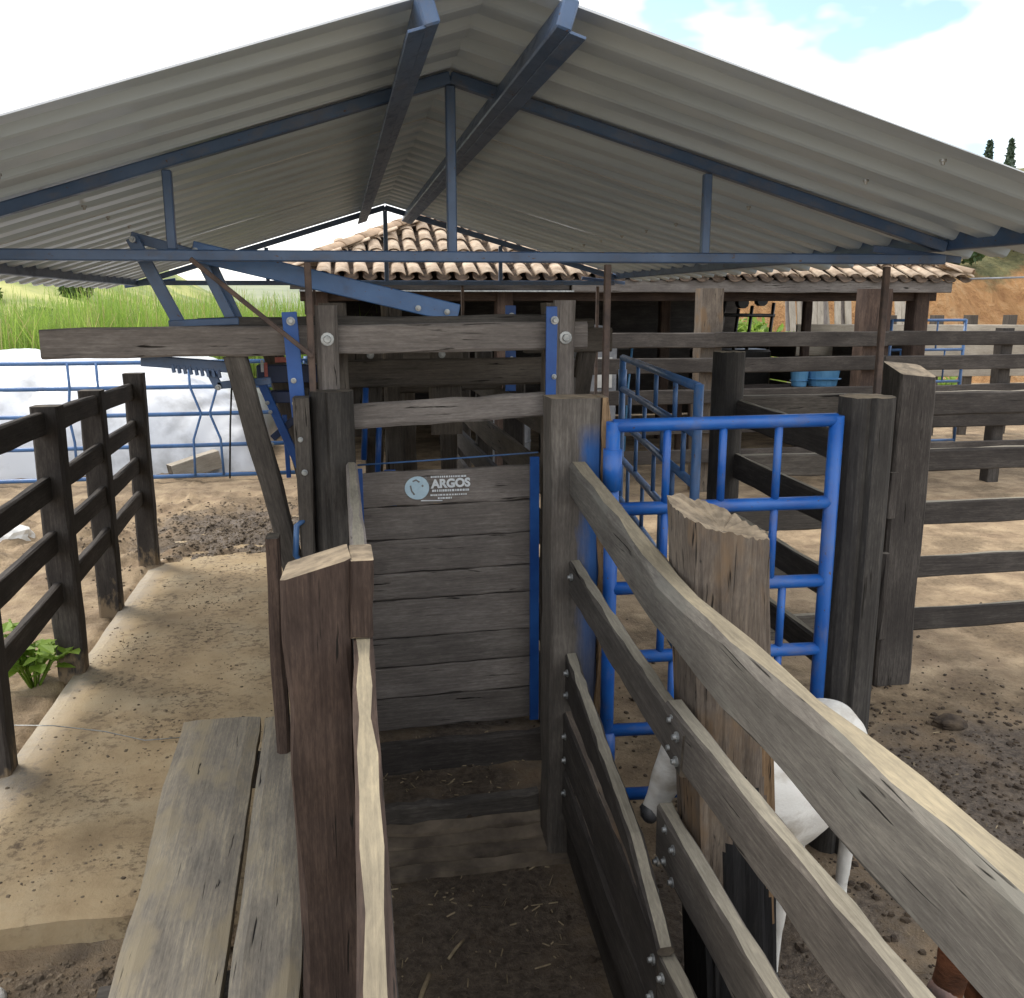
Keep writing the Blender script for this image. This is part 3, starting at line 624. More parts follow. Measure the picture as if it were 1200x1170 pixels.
# emblem on the sticker: bull head outline in darker strokes
def stroke(pts, w):
    vs, fs = [], []
    for i, p in enumerate(pts):
        a = Vector(pts[max(i-1, 0)]); b = Vector(pts[min(i+1, len(pts)-1)]); d = (b-a).normalized(); n = Vector((-d.y, d.x))*w; q = Vector(p)
        vs += [(q.x+n.x, GY-.0285, q.y+n.y), (q.x-n.x, GY-.0285, q.y-n.y)]
        if i: fs.append((2*i-2, 2*i-1, 2*i+1, 2*i))
    mesh('emblem_stroke', vs, fs, 'stickerdark', stk)
stroke([(.285, stz+.012), (.29, stz-.012), (.302, stz-.03)], .0035); stroke([(.295, stz+.03), (.31, stz+.036), (.325, stz+.026)], .0035)
stroke([(.335, stz+.012), (.341, stz+.006)], .004); stroke([(.352, stz+.05), (.36, stz+.03), (.372, stz+.012)], .003)
text('ARGOS', .052, .378, stz-.002, 'stickerwhite', stk, .0025)
def dashes(x0, x1, z, h):
    x = x0
    while x < x1: w = rnd.uniform(.004, .011); flat('print_dash', [(x, z), (x+w, z), (x+w, z+h), (x, z+h)], 'stickerwhite', stk, GY-.027); x += w+rnd.uniform(.0015, .004)
dashes(.375, .53, stz+.043, .008); dashes(.38, .54, stz-.02, .010); dashes(.372, .535, stz-.038, .007); dashes(.405, .47, stz-.053, .008)
flat('print_line', [(.33, stz-.06), (.425, stz-.062), (.425, stz-.058), (.33, stz-.055)], 'stickerwhite', stk)

# ------------------------------------------------------------ timber head frames (front and rear) carrying the gates
def headframe(Y, label, front):
    h = thing('head_frame', (.47, Y, .0), label, 'frame')
    d = .0 if front else -.02
    x0, x1 = (-1.115, 1.03) if front else (-.75, 1.42)
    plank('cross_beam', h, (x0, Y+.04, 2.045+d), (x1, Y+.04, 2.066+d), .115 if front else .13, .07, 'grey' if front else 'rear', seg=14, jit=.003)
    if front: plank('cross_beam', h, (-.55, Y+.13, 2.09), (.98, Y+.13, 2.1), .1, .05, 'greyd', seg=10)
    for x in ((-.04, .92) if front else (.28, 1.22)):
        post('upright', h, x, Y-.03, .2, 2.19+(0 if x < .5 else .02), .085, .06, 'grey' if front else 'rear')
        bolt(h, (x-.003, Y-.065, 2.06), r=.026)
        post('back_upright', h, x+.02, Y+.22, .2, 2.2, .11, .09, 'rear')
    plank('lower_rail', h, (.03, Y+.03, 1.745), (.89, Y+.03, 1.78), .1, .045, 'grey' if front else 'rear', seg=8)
    for x in ((-.185, .868) if front else (.93,)):
        b = bar('flat_bracket', h, (x, Y-.045, 2.165 if x < .5 else 2.185), (x+.02*(x < 0), Y-.045, 1.755 if x < .5 else 1.72), .058, .012, 'blueflat', upv=(1, 0, 0))
        for z, r_ in ((2.13, .017), (1.9, .011), (1.81, .011)): bolt(b, (x+.005, Y-.054, z), r=r_)
    return h
hf = headframe(3.8, 'grey timber head frame with bolted crossbeam overhanging to the left above the boarded gate', True)
post('upright', hf, -.155, 3.83, .2, 1.86, .06, .09, 'greyd')
for (xa, ya) in ((-.41, 3.86), (-.30, 4.35)):
    plank('diagonal_strut', hf, (xa, ya, 2.0), (xa+.22, ya, .95), .088, .06, 'greyd' if ya < 4 else 'rear', upv=(1, 0, 0))
    plank('strut_foot', hf, (xa+.20, ya, 1.02), (xa+.235, ya, -.1), .07, .06, 'greyd', upv=(1, 0, 0))
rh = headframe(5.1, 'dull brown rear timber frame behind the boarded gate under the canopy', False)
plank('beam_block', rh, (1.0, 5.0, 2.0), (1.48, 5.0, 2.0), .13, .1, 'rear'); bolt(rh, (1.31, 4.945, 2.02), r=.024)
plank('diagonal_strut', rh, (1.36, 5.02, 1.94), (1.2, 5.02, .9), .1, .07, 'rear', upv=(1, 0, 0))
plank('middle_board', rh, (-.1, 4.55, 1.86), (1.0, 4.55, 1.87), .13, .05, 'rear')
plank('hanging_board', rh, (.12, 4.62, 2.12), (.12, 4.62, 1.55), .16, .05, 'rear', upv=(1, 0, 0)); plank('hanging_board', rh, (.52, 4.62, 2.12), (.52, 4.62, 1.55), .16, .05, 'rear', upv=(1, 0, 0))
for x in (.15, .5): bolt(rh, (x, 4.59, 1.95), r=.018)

# squeeze chute walls running on behind the gate
cw = thing('squeeze_chute', (.47, 6.2, 0), 'dark boarded cattle crush running back from the lift gate under the canopy', 'cattle crush')
for (x, o) in ((-.06, -1), (.98, 1)):
    for y in (4.35, 5.6, 6.8, 8.0): post('post', cw, x+o*.07, y, -.1, 1.85, .12, .12, 'dark')
    for z in (.3, .56, .82, 1.08, 1.34, 1.62):
        plank('wall_board', cw, (x, 4.2, z), (x, 8.1, z), .16 if z < 1.5 else .12, .04, 'dark' if z < 1.2 else 'rear')
for y in (5.9, 7.9): plank('cross_board', cw, (-.08, y, 1.75), (1.0, y, 1.75), .15, .05, 'rear')
for (x, y) in ((.2, 6.0), (.45, 6.4), (.7, 6.1)): post('divider_post', cw, x, y, .1, 1.72, .11, .08, 'rear')
for x, z in ((.1, 1.45), (.16, 1.3)): tube('lever_bar', cw, [(x, 4.5, z), (x+.02, 4.5, z+.35)], .014, 'blueflat', 8)

# ------------------------------------------------------------ blue lever linkage on the overhanging beam
lk = thing('lever_linkage', (-.4, 3.98, 2.08), 'dark blue steel lever linkage standing on the overhanging timber beam', 'lever')
LY = 3.95
def lbar(a, b, w, t=.02, dy=0, m='bluetruss', name='link_bar'): return bar(name, lk, (a[0], LY+dy, a[1]), (b[0], LY+dy, b[1]), w, t, m)
lbar((-.78, 2.45), (-.625, 2.115), .05); lbar((-.79, 2.455), (-.535, 2.385), .04, dy=.03)
lbar((-.545, 2.41), (-.42, 2.125), .04); lbar((-.50, 2.38), (-.395, 2.125), .03, dy=.06)
lbar((-.66, 2.117), (-.39, 2.128), .03, .1, name='base_plate')
lbar((-.555, 2.40), (.5, 2.155), .078, .03, dy=-.02, name='long_arm', m='bluedull')
for x, z in ((.33, 2.178), (.45, 2.162), (-.77, 2.44), (-.54, 2.4)): bolt(lk, (x, LY-.045, z), r=.012)
bar('rack_bar', lk, (-.78, 3.93, 1.975), (-.4, 3.93, 1.94), .045, .03, 'bluetruss')
for k in range(9): bar('rack_tooth', lk, (-.66+k*.022, 3.92, 1.958-k*.003), (-.655+k*.022, 3.92, 1.925-k*.003), .012, .02, 'bluetruss', upv=(1, 0, 0))
lbar((-.53, 1.95), (-.49, 1.86), .035); lbar((-.495, 1.868), (-.28, 1.885), .03); bolt(lk, (-.49, LY-.02, 1.862), r=.012)
tube('pull_rope', lk, [(-.44, 3.95, 1.86), (-.455, 3.95, 1.7), (-.47, 3.95, 1.48)], .004, 'black', 5)
# latch gear between the struts
lg = thing('latch_gear', (-.25, 4.1, 1.2), 'dark blue latch mechanism with decals between the sloping timber struts', 'latch')
box('housing', lg, (-.22, 4.15, 1.9), (.26, .1, .075), 'bluedark'); box('housing', lg, (-.2, 4.15, 1.8), (.22, .09, .05), 'bluedark')
box('decal', lg, (-.325, 4.097, 1.935), (.012, .002, .05), 'stickerwhite', bev=0); box('decal', lg, (-.31, 4.096, 1.92), (.014, .002, .06), 'red', bev=0)
box('decal', lg, (-.215, 4.09, 1.962), (.11, .01, .022), 'red', bev=0)
bar('latch_bar', lg, (-.33, 4.1, 1.86), (-.15, 4.08, 1.4), .035, .02, 'blueflat'); bar('latch_bar', lg, (-.3, 4.12, 1.62), (-.17, 4.12, 1.73), .03, .02, 'bluedark'); bar('latch_bar', lg, (-.245, 4.14, 1.72), (-.24, 4.14, 1.44), .02, .015, 'blueflat', upv=(1, 0, 0))
for x, z in ((-.3, 1.6), (-.16, 1.72), (-.31, 1.78), (-.3, 1.74)): bolt(lg, (x, 4.075, z), r=.009)
hd = [(-.15, 3.66, 1.36), (-.19, 3.63, 1.34), (-.2, 3.63, 1.22), (-.17, 3.66, 1.16), (-.23, 3.64, 1.13), (-.245, 3.63, 1.03)]
tube('latch_handle', lg, hd, .012, 'bluedull', 8)
bar('housing_arm', lg, (-.16, 3.7, 1.25), (-.16, 4.15, 1.45), .03, .02, 'bluedark')

# ------------------------------------------------------------ tubular gates
def pipe_gate(name, a, b, rails, splits, r_, label, group, m='blue', z0=.25, ztop=None, hinge=True):
    a, b = Vector(a), Vector(b); g_ = thing(name, (a.x, a.y, 0), label, 'gate', group); zt = rails[0]
    P = lambda u, z: (a.x+(b.x-a.x)*u, a.y+(b.y-a.y)*u, z+(b.z-a.z)*u)
    for i, z in enumerate(rails): tube('rail', g_, [P(0, z), P(.5, z), P(1, z)], r_, m)
    for u in (0, 1):
        tube('stile', g_, [P(u, rails[-1]-.02), P(u, (rails[0]+rails[-1])/2), P(u, zt+r_*.6)], r_*1.08, m)
    for i, us in enumerate(splits):
        for u in us: tube('bar', g_, [P(u, rails[i+1]), P(u, rails[i])], r_*.62, m, 8)
    if hinge:
        for z in (rails[0]-.16, rails[-1]+.2): tube('hinge_sleeve', g_, [P(0, z-.075), P(0, z+.075)], r_*1.45, m)
    return g_
pipe_gate('pipe_gate', (.965, 3.19, 0), (1.79, 3.10, .015), [1.765, 1.455, 1.15, .875, .575, .30], [(.24, .49, .74), (.24, .49, .74), (.24, .6, .8), (.3, .66, .8), (.3, .7)], .025,
          'glossy blue tubular gate closing between the square post and the cracked round post', 'blue pipe gates', z0=.25)
pipe_gate('pipe_gate', (1.98, 6.35, 0), (1.62, 4.02, 0), [1.82, 1.60, 1.36, 1.1, .8, .45], [(.28, .55, .78), (.15, .4, .65, .88), (.28, .55, .78), (.15, .4, .65), (.3, .6)], .022,
          'blue tubular gate standing half open beside the round post inside the canopy', 'blue pipe gates', m='bluedull')
pipe_gate('pipe_gate', (7.6, 11.9, 0), (8.75, 11.9, 0), [1.96, 1.55, 1.1, .6, .25], [(.3, .62), (.15, .45, .75), (.3, .62), (.3, .62)], .02,
          'small blue tubular gate beyond the dark fence near the earth bank', 'blue pipe gates', m='bluedull', hinge=False)
# pipe fence in front of the silage heap, with cranked bars
pf = thing('pipe_fence', (-3, 11.8, 0), 'low blue pipe fence with cranked bars in front of the white silage heap', 'fence')
zs = [1.5, 1.2, .87, .48, .1]
for z in zs: tube('rail', pf, [(-6.5, 11.8, z), (-3, 11.8, z-.005), (-.3, 11.8, z)], .026, 'bluedull', 8)
for k in range(5):
    c = -5.75+k*1.37
    for s in (-1, 1):
        tube('cranked_bar', pf, [(c+s*.16, 11.78, 1.5), (c+s*.16, 11.78, 1.2), (c+s*.05*(1 if k % 2 else 4), 11.78, .87), (c+s*.16, 11.78, .55), (c+s*.17, 11.78, .1)], .016, 'bluedull', 6)
for x in (-6.45, -.4): tube('fence_post', pf, [(x, 11.83, -.2), (x, 11.83, 1.55)], .035, 'bluedull', 8)

# ------------------------------------------------------------ timber fences
def fence(name, label, posts, rails, m='dark', rm=None, group=None, pw=.16, rt_=.045, loc=None, side=(0, -1)):
    f_ = thing(name, (posts[0][0], posts[0][1], 0), label, 'fence', group)
    for (x, y, z) in posts: post('post', f_, x, y, -.3, z, pw, pw*.9, m, lean=(rnd.uniform(-.015, .015), 0))
    for (a, b, z0, z1, w) in rails: plank('rail', f_, (a[0], a[1], z0), (b[0], b[1], z1), w, rt_, rm or m)
    return f_
lf = thing('walkway_fence', (-1.72, 6.2, 0), 'dark stained post and rail fence along the outer edge of the concrete walkway', 'fence')
for (y, x, z) in ((4.45, -1.69, 1.6), (5.705, -1.67, 1.62), (6.917, -1.72, 1.6), (8.06, -1.665, 1.635), (3.1, -1.69, 1.6)): post('post', lf, x, y, -.3, z, .155, .13, 'darkpost', jit=.003)
for (za, zb) in ((1.535, 1.49), (1.12, 1.19), (.80, .88), (.47, .60)): 
    ys_ = [3.1, 4.45, 5.705, 6.917, 8.06]
    for a, b in zip(ys_, ys_[1:]):
        ua, ub = (a-4.4)/3.7, (b-4.4)/3.7
        plank('rail', lf, (-1.735 if za > 9 else -1.69, a+.06, za+(zb-za)*ua), (-1.69, b-.06, za+(zb-za)*ub), .135, .045, 'dark', seg=4)
# yard fence behind the round post: corner post, side rails, long rails running right
yf = thing('yard_fence', (2.0, 4.0, 0), 'dark yard fence turning a corner between the cracked round post and slant topped post', 'fence')
log('crack_post', yf, 1.945, 3.165, -.15, 1.857, .1, 'dark2', taper=.97, end='endg')
log('corner_post', yf, 2.05, 4.68, -.1, 1.945, .085, 'dark2', taper=1, groove=False, end='endg')
post('slant_post', yf, 3.12, 4.66, -.05, 1.84, .225, .19, 'dark', end='endg', slant=(-.03, -.012), lean=(-.01, 0))
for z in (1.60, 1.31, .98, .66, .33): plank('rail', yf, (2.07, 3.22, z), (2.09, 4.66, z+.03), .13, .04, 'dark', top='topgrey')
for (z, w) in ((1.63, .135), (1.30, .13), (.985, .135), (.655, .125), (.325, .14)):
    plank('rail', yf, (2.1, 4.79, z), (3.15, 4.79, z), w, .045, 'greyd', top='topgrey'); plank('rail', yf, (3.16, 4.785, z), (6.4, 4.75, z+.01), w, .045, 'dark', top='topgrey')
post('post', yf, 4.75, 4.88, -.1, 1.75, .16, .15, 'dark'); post('post', yf, 6.3, 4.86, -.1, 1.8, .17, .15, 'dark')
plank('cleat', yf, (3.0, 4.56, 1.02), (3.0, 4.56, 1.28), .05, .03, 'dark', upv=(1, 0, 0)); plank('cleat', yf, (2.06, 3.13, .9), (2.055, 3.13, 1.25), .03, .03, 'dark', upv=(1, 0, 0))
# fence in front of the tiled shed
bf = thing('shed_fence', (6, 10, 0), 'long dark plank fence fixed to the posts in front of the tiled shed', 'fence')
for z, w in ((1.79, .17), (1.5, .17), (1.15, .16), (.8, .16), (.45, .16)):
    for a, b in ((2.3, 4.2), (4.2, 6.35), (6.35, 9.6), (9.6, 13)): plank('rail', bf, (a, 10.02, z), (b, 10.02+rnd.uniform(-.02, .02), z+rnd.uniform(-.01, .01)), w, .05, 'dark', seg=4)
for x in (2.4, 8.0, 9.7, 11.4, 12.9): post('post', bf, x, 10.14, -.2, 1.9, .16, .16, 'dark')
# paler far fence under the bank
ff = thing('paddock_fence', (10, 14, 0), 'pale weathered fence with dark posts below the orange bank', 'fence')
for x, y in ((8.9, 14), (9.75, 14), (10.38, 14), (11.12, 14), (12.4, 14), (13.8, 14)): post('post', ff, x, y, -.2, 2.0, .17, .16, 'rear')
for z in (1.78, 1.45, 1.1, .7): plank('rail', ff, (7.2, 13.88, z), (14, 13.88, z-.04), .17, .05, 'pale', seg=8)

# ------------------------------------------------------------ tiled open shed
sh = thing('tiled_shed', (3.7, 13.5, 0), 'open sided timber shed with hipped clay tile roof and dark interior', 'shed')
EX0, EX1, EY, EZ, PT, DEP = -.62, 8.02, 11.0, 2.47, .42, 8.2
for x in (-.2, 2.0, 4.2, 6.27, 7.6):
    post('post', sh, x, 11.35 if x not in (4.2, 6.27) else 10.22, -.2, 2.36, .34 if x == 6.27 else .26 if x == 4.2 else .2, .24, 'stump' if x == 4.2 else 'brownpost')
for x in (-.2, 2.0, 4.2, 6.2, 7.6): post('post', sh, x, 18.4, -.2, 2.5, .2, .2, 'brownpost')
for x in (1.6, 3.3, 5.2): post('post', sh, x, 14.5, -.2, 2.8, .16, .16, 'brownpost')
plank('fascia_board', sh, (EX0+.1, 11.06, 2.395), (2.75, 11.06, 2.395), .09, .04, 'dark'); plank('fascia_board', sh, (2.78, 11.04, 2.40), (7.85, 11.04, 2.40), .15, .045, 'grey')
bar('gutter_edge', sh, (EX0+.2, 11.02, 2.335), (2.8, 11.02, 2.335), .02, .06, 'galv')
plank('wall_plate', sh, (EX0+.2, 11.35, 2.30), (EX1-.2, 11.35, 2.30), .16, .14, 'brownpost')
# roof deck (dark battens side) and rafters
md = DEP/2; rz = EZ+PT*md
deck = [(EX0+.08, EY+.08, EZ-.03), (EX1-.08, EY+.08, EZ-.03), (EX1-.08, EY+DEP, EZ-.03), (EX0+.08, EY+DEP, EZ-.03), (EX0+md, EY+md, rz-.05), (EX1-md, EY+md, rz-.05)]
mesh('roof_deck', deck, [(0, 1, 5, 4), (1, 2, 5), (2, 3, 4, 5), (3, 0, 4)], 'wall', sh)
for k in range(10):
    x = EX0+.6+k*.82; top = min(x-EX0, EX1-x, md); plank('rafter', sh, (x, 11.1, EZ-.1), (x, 11.1+top*.98, EZ-.1+PT*top*.98), .1, .06, 'brownpost', seg=3)
# tiles
def tilemesh(r0, r1, L, inv, n=7):
    vs, fs = [], []; th = .014
    for (x, r_) in ((0, r0), (L, r1)):
        for lay in (0, 1):
            for k in range(n):
                a = math.pi*(.06+.88*k/(n-1)); q = r_-lay*th; z = math.sin(a)*q*.62; vs.append((math.cos(a)*q, x, z if not inv else -z))
    o = 2*n
    for k in range(n-1):
        fs += [(k, k+1, o+k+1, o+k), (n+k+1, n+k, o+n+k, o+n+k+1), (k+1, k, n+k, n+k+1)]
    fs += [(0, o, o+n, n), (n-1, 2*n-1, o+2*n-1, o+n-1)]
    me = bpy.data.meshes.new('roof_tile'); me.from_pydata(vs, [], fs); me.update(); me.materials.append(M['tilepan' if inv else 'tile'])
    me.polygons.foreach_set('use_smooth', [True]*len(fs)); return me
tm = tilemesh(.092, .075, .44, False); pitch_ang = math.atan(PT); ST, CW = .35, .212
pv, pfc, rv, rfc = [], [], [], []; count = 0
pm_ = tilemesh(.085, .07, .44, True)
def addto(v_, f_, me, mt):
    k = len(v_); v_ += [tuple(mt @ q.co) for q in me.vertices]; f_ += [tuple(i+k for i in p.vertices) for p in me.polygons]
rows = int(md/ST)
cells = []
for r_ in range(rows):
    d = r_*ST
    for c in range(int((EX1-EX0)/CW)+1):
        x = EX0+.05+c*CW
        if x < EX0+d*.98 or x > EX1-d*.98: continue
        cells.append((r_, x, d))
# the tiles the photograph shows: the lower rows and the rows up to the left hip
def seen(c): return c[0] < 3 or (c[1] < 4.6 and c[0] < 8)
shown = [c for c in cells if seen(c)]
vis = set(sorted(shown, key=lambda c: (c[0] >= 3, c[0]))[:295])
for c in cells:
    r_, x, d = c; jx, jy = rnd.uniform(-.01, .01), rnd.uniform(-.018, .018)
    mt = Matrix.Translation((x+jx, EY-.06+d*1.0+jy, EZ+.035+PT*d+rnd.uniform(-.006, .006))) @ Matrix.Rotation(pitch_ang-.05, 4, 'X') @ Matrix.Rotation(rnd.uniform(-.04, .04), 4, 'Z')
    if c in vis: link(bpy.data.objects.new('roof_tile', tm), sh, mt)
    else: addto(rv, rfc, tm, mt)
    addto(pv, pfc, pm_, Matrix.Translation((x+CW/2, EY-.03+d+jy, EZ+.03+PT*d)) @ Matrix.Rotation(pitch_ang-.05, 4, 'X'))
# side slopes and back, all one piece of tiling
for sg, ex in ((1, EX0), (-1, EX1)):
    for r_ in range(rows):
        d = r_*ST
        for c in range(int(DEP/CW)):
            y = EY+c*CW
            if y < EY+d or y > EY+DEP-d: continue
            mt = Matrix.Translation((ex+sg*(d-.06), y, EZ+.035+PT*d)) @ Matrix.Rotation(-sg*math.pi/2, 4, 'Z') @ Matrix.Rotation(pitch_ang-.05, 4, 'X'); addto(rv, rfc, tm, mt)
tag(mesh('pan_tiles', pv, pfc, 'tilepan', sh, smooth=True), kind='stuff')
tag(mesh('upper_tiles', rv, rfc, 'tile', sh, smooth=True), kind='stuff')
rm_ = tilemesh(.13, .11, .42, False, 9); rm_.materials.clear(); rm_.materials.append(M['ridge'])
for sg, ex in ((1, EX0), (-1, EX1)):
    n_ = int(md*math.sqrt(2+PT*PT)/.36); dv = Vector((sg, 1, PT)).normalized()
    for k in range(n_):
        p = Vector((ex, EY, EZ+.1))+dv*(k*.36-.08); y_ = dv; x_ = y_.cross(Vector((0, 0, 1))).normalized(); z_ = x_.cross(y_)
        link(bpy.data.objects.new('hip_tile', rm_), sh, Matrix(((x_.x, y_.x, z_.x, p.x), (x_.y, y_.y, z_.y, p.y), (x_.z, y_.z, z_.z, p.z), (0, 0, 0, 1))))
for k in range(6): plank('back_wall_board', sh, (EX0+.3+.0*k, 17.6, .25+.42*k), (7.85, 17.6, .25+.42*k), .44, .03, 'dark', seg=3)
for k in range(6): plank('side_wall_board', sh, (EX0+.25, 11.6, .25+.4*k), (EX0+.25, 17.6, .25+.4*k), .39, .03, 'dark', seg=3)
for k in range(4): plank('side_wall_board', sh, (7.85, 11.7, .2+.41*k), (7.85, 17.55, .2+.41*k), .39, .03, 'dark', seg=3)
post('post', sh, 7.0, 13.2, -.2, 2.7, .12, .12, 'brownpost')
# things standing in the shed
def drum(name, x, y, z, r_, h, m, label, cat, taper=1.0):
    n = 18; vs, fs = [], []
    for (zz, q) in ((0, r_*.96*taper), (.02, r_*taper), (h*.33, r_*(taper+(1-taper)*.33)), (h*.35, r_*1.04), (h*.37, r_*(taper+(1-taper)*.37)), (h, r_), (h, r_*.93), (h*.9, r_*.9)):
        for k in range(n): a = 2*math.pi*k/n; vs.append((x+q*math.cos(a), y+q*math.sin(a), z+zz))
    for i in range(7):
        for k in range(n): fs.append((i*n+k, i*n+(k+1) % n, i*n+n+(k+1) % n, i*n+n+k))
    fs.append(tuple(range(7*n, 8*n))); return tag(mesh(name, vs, fs, m, None, smooth=False), label, cat)
tb = thing('work_bench', (5.8, 12.4, 0), 'rough dark timber bench standing inside the tiled shed', 'bench')
plank('bench_top', tb, (4.7, 12.4, 1.0), (7.0, 12.4, 1.0), .06, .6, 'brownpost')
for x in (4.8, 6.9):
    for y in (12.15, 12.65): post('leg', tb, x, y, -.05, .98, .08, .08, 'brownpost')
drum('tub', 6.85, 12.35, 1.02, .26, .32, 'bucket', 'light blue plastic tub on the bench in the tiled shed', 'tub', .8)
drum('bucket', 6.47, 12.3, 1.02, .13, .26, 'bucket', 'small blue bucket beside the tub on the shed bench', 'bucket', .8)
ch = thing('chair', (4.0, 13.2, 0), 'blue metal framed chair in the shadow of the tiled shed', 'chair')
for dx in (-.2, .2):
    tube('leg', ch, [(3.9+dx, 13.0, -.05), (3.95+dx, 13.05, .9), (4.1+dx, 13.3, 1.75)], .018, 'bucket', 6); tube('leg', ch, [(3.9+dx, 13.5, -.05), (3.92+dx, 13.1, .9)], .018, 'bucket', 6)
box('seat', ch, (3.93, 13.1, .9), (.44, .4, .03), 'bucket'); box('backrest', ch, (4.1, 13.3, 1.62), (.44, .03, .2), 'black')
cb = thing('machine_cabinet', (3.35, 11.9, 0), 'grey metal machine cabinet standing in the tiled shed behind the blue gate', 'cabinet')
box('body', cb, (3.35, 12.0, .85), (.5, .4, 1.75), 'greymetal', bev=.02); box('hood', cb, (3.3, 12.0, 1.82), (.42, .36, .2), 'greymetal', Matrix.Rotation(.12, 3, 'Y'), bev=.05); box('door_panel', cb, (3.42, 11.79, 1.3), (.22, .02, .4), 'white')
drum('barrel', 3.2, 13.4, -.02, .3, 1.9, 'black', 'tall dark barrel stack in the shade of the tiled shed', 'barrel')
drum('barrel', 2.3, 12.6, -.02, .3, .95, 'greymetal', 'grey steel barrel against the back of the cattle crush', 'barrel')
mt_ = thing('machinery', (6.9, 15.5, 0), 'silhouetted farm machine with levers and knobs at the back of the tiled shed', 'machine')
box('frame', mt_, (6.8, 15.5, .7), (1.3, .6, 1.4), 'black', bev=.04)
for x, h in ((6.2, 2.25), (6.5, 2.35), (6.75, 2.1), (7.0, 2.15), (7.4, 2.2)): tube('lever', mt_, [(x, 15.3, 1.2), (x+.08, 15.3, h)], .03, 'black', 6)
for x, h in ((6.9, 2.2), (7.25, 2.24)): tube('knob', mt_, [(x, 15.25, h), (x, 15.4, h)], .1, 'black', 10)
tube('cross_bar', mt_, [(6.2, 15.3, 2.0), (7.5, 15.3, 1.98)], .035, 'black', 6)
# sawn slabs leaning on the bank
for k in range(16):
    x = 10.9+k*.16 if k < 11 else 13.4+(k-11)*.26; y = 22.0
    o = plank('timber_slab', None, (x, y-.9, -.1), (x+rnd.uniform(.25, .5), y+.35, rnd.uniform(2.4, 3.1)), .16, .05, 'pale' if k % 3 else 'grey', upv=(1, 0, 0), seg=4); tag(o, 'rough sawn slab leaning upright against the orange bank behind the shed', 'timber', 'slabs leaning on the bank')
tag(tube('cable', None, [(8.0, 11.1, 2.5), (10.5, 11.6, 2.58), (14, 12.5, 2.9), (22, 15, 4.2)], .014, 'greymetal', 6), 'thin grey cable stretched from the corner of the tiled roof', 'cable')

# ------------------------------------------------------------ silage heap
vs, fs = [], []; nu, nv = 150, 80
for j in range(nv+1):
    for i in range(nu+1):
        u = i/nu; v = j/nv; x = -7.6+6.55*u; y = 12.35+5.2*v
        ex = (.9+.1*sm(0, .5, u))*sm(-.02, .06, u)*math.sqrt(max(0, 1-max(0, (u-.62)/.38)**2.4)); ey = math.sqrt(max(0, 1-((max(0, .42-v)/.42)**2.2)))*(1-sm(.75, 1, v))
        z = -.08+1.62*(ex*.97+.03)*ey*(.96+.06*noise.noise((x*.6, y*.6, 1)))+.05*noise.fractal((x*2.6-y*1.5, y*.8, 3), 1, 2, 4)+.035*abs(noise.noise((x*4-y*2.2, y*1.2, 6)))*ey+.016*math.sin(x*9+y*2)*sm(.7, .95, u)*ey
        vs.append((x+.05*noise.noise((y*2, 1, 1)), y+.06*noise.noise((x*2, 4, 1)), z))
fs = [(j*(nu+1)+i, j*(nu+1)+i+1, (j+1)*(nu+1)+i+1, (j+1)*(nu+1)+i) for j in range(nv) for i in range(nu)]
tag(mesh('silage_heap', vs, fs, 'tarp', smooth=True), 'long rounded silage heap wrapped in shiny white plastic film', 'silage heap')
tag(plank('timber_offcut', None, (-2.15, 12.05, .1), (-1.6, 12.35, .22), .2, .18, 'pale', w1=.24), 'pale timber offcut weighing down the foot of the white plastic', 'timber')
def rock(name, c, s, m, label, cat, group=None):
    bm = bmesh.new(); bmesh.ops.create_icosphere(bm, subdivisions=3, radius=1)
    for v in bm.verts:
        q = v.co.copy(); v.co = Vector((q.x*s[0], q.y*s[1], q.z*s[2]))*(1+.3*noise.fractal(tuple(q*1.3+Vector(c)), 1, 2, 3))
    me = bpy.data.meshes.new(name); bm.to_mesh(me); bm.free(); me.materials.append(M[m]); return tag(link(bpy.data.objects.new(name, me), None, Matrix.Translation(c)), label, cat, group)
rock('sack_bundle', (-3.08, 9.1, .06), (.19, .15, .12), 'white', 'crumpled white bundle lying on the dirt beyond the walkway fence', 'bundle')
rock('rock', (-1.23, 2.95, -.08), (.045, .035, .03), 'rock', 'pale stone on the dirt just below the edge of the concrete walkway', 'rock')

# weed beside the walkway fence
wd = thing('weed_plant', (-1.87, 5.6, -.08), 'bright green leafy weed growing at the foot of the walkway fence', 'plant')
for k in range(13):
    a = rnd.random()*6.28; l = rnd.uniform(.08, .24); tip = Vector((-1.87+math.cos(a)*l, 5.6+math.sin(a)*l, rnd.uniform(.15, .36)))
    st_ = tube('stem', wd, [(-1.87, 5.6, -.1), ((-1.87+tip.x)/2, (5.6+tip.y)/2, tip.z*.6), tip], .007, 'weed', 5)
    for q in range(9):
        u = rnd.uniform(.4, 1.05); c = Vector((-1.87, 5.6, -.05)).lerp(tip, u); d = Vector((rnd.gauss(0, 1), rnd.gauss(0, 1), rnd.uniform(-.3, .5))).normalized(); s_ = d.cross(Vector((0, 0, 1))).normalized(); L = rnd.uniform(.06, .11); n_ = s_.cross(d)
        mesh('leaf', [c, c+d*L*.4+s_*L*.42+n_*.01, c+d*L*.8+s_*L*.3, c+d*L*1.2-n_*.015, c+d*L*.8-s_*L*.3, c+d*L*.4-s_*L*.42+n_*.01], [(0, 1, 2, 3), (0, 3, 4, 5)], 'weed', st_)

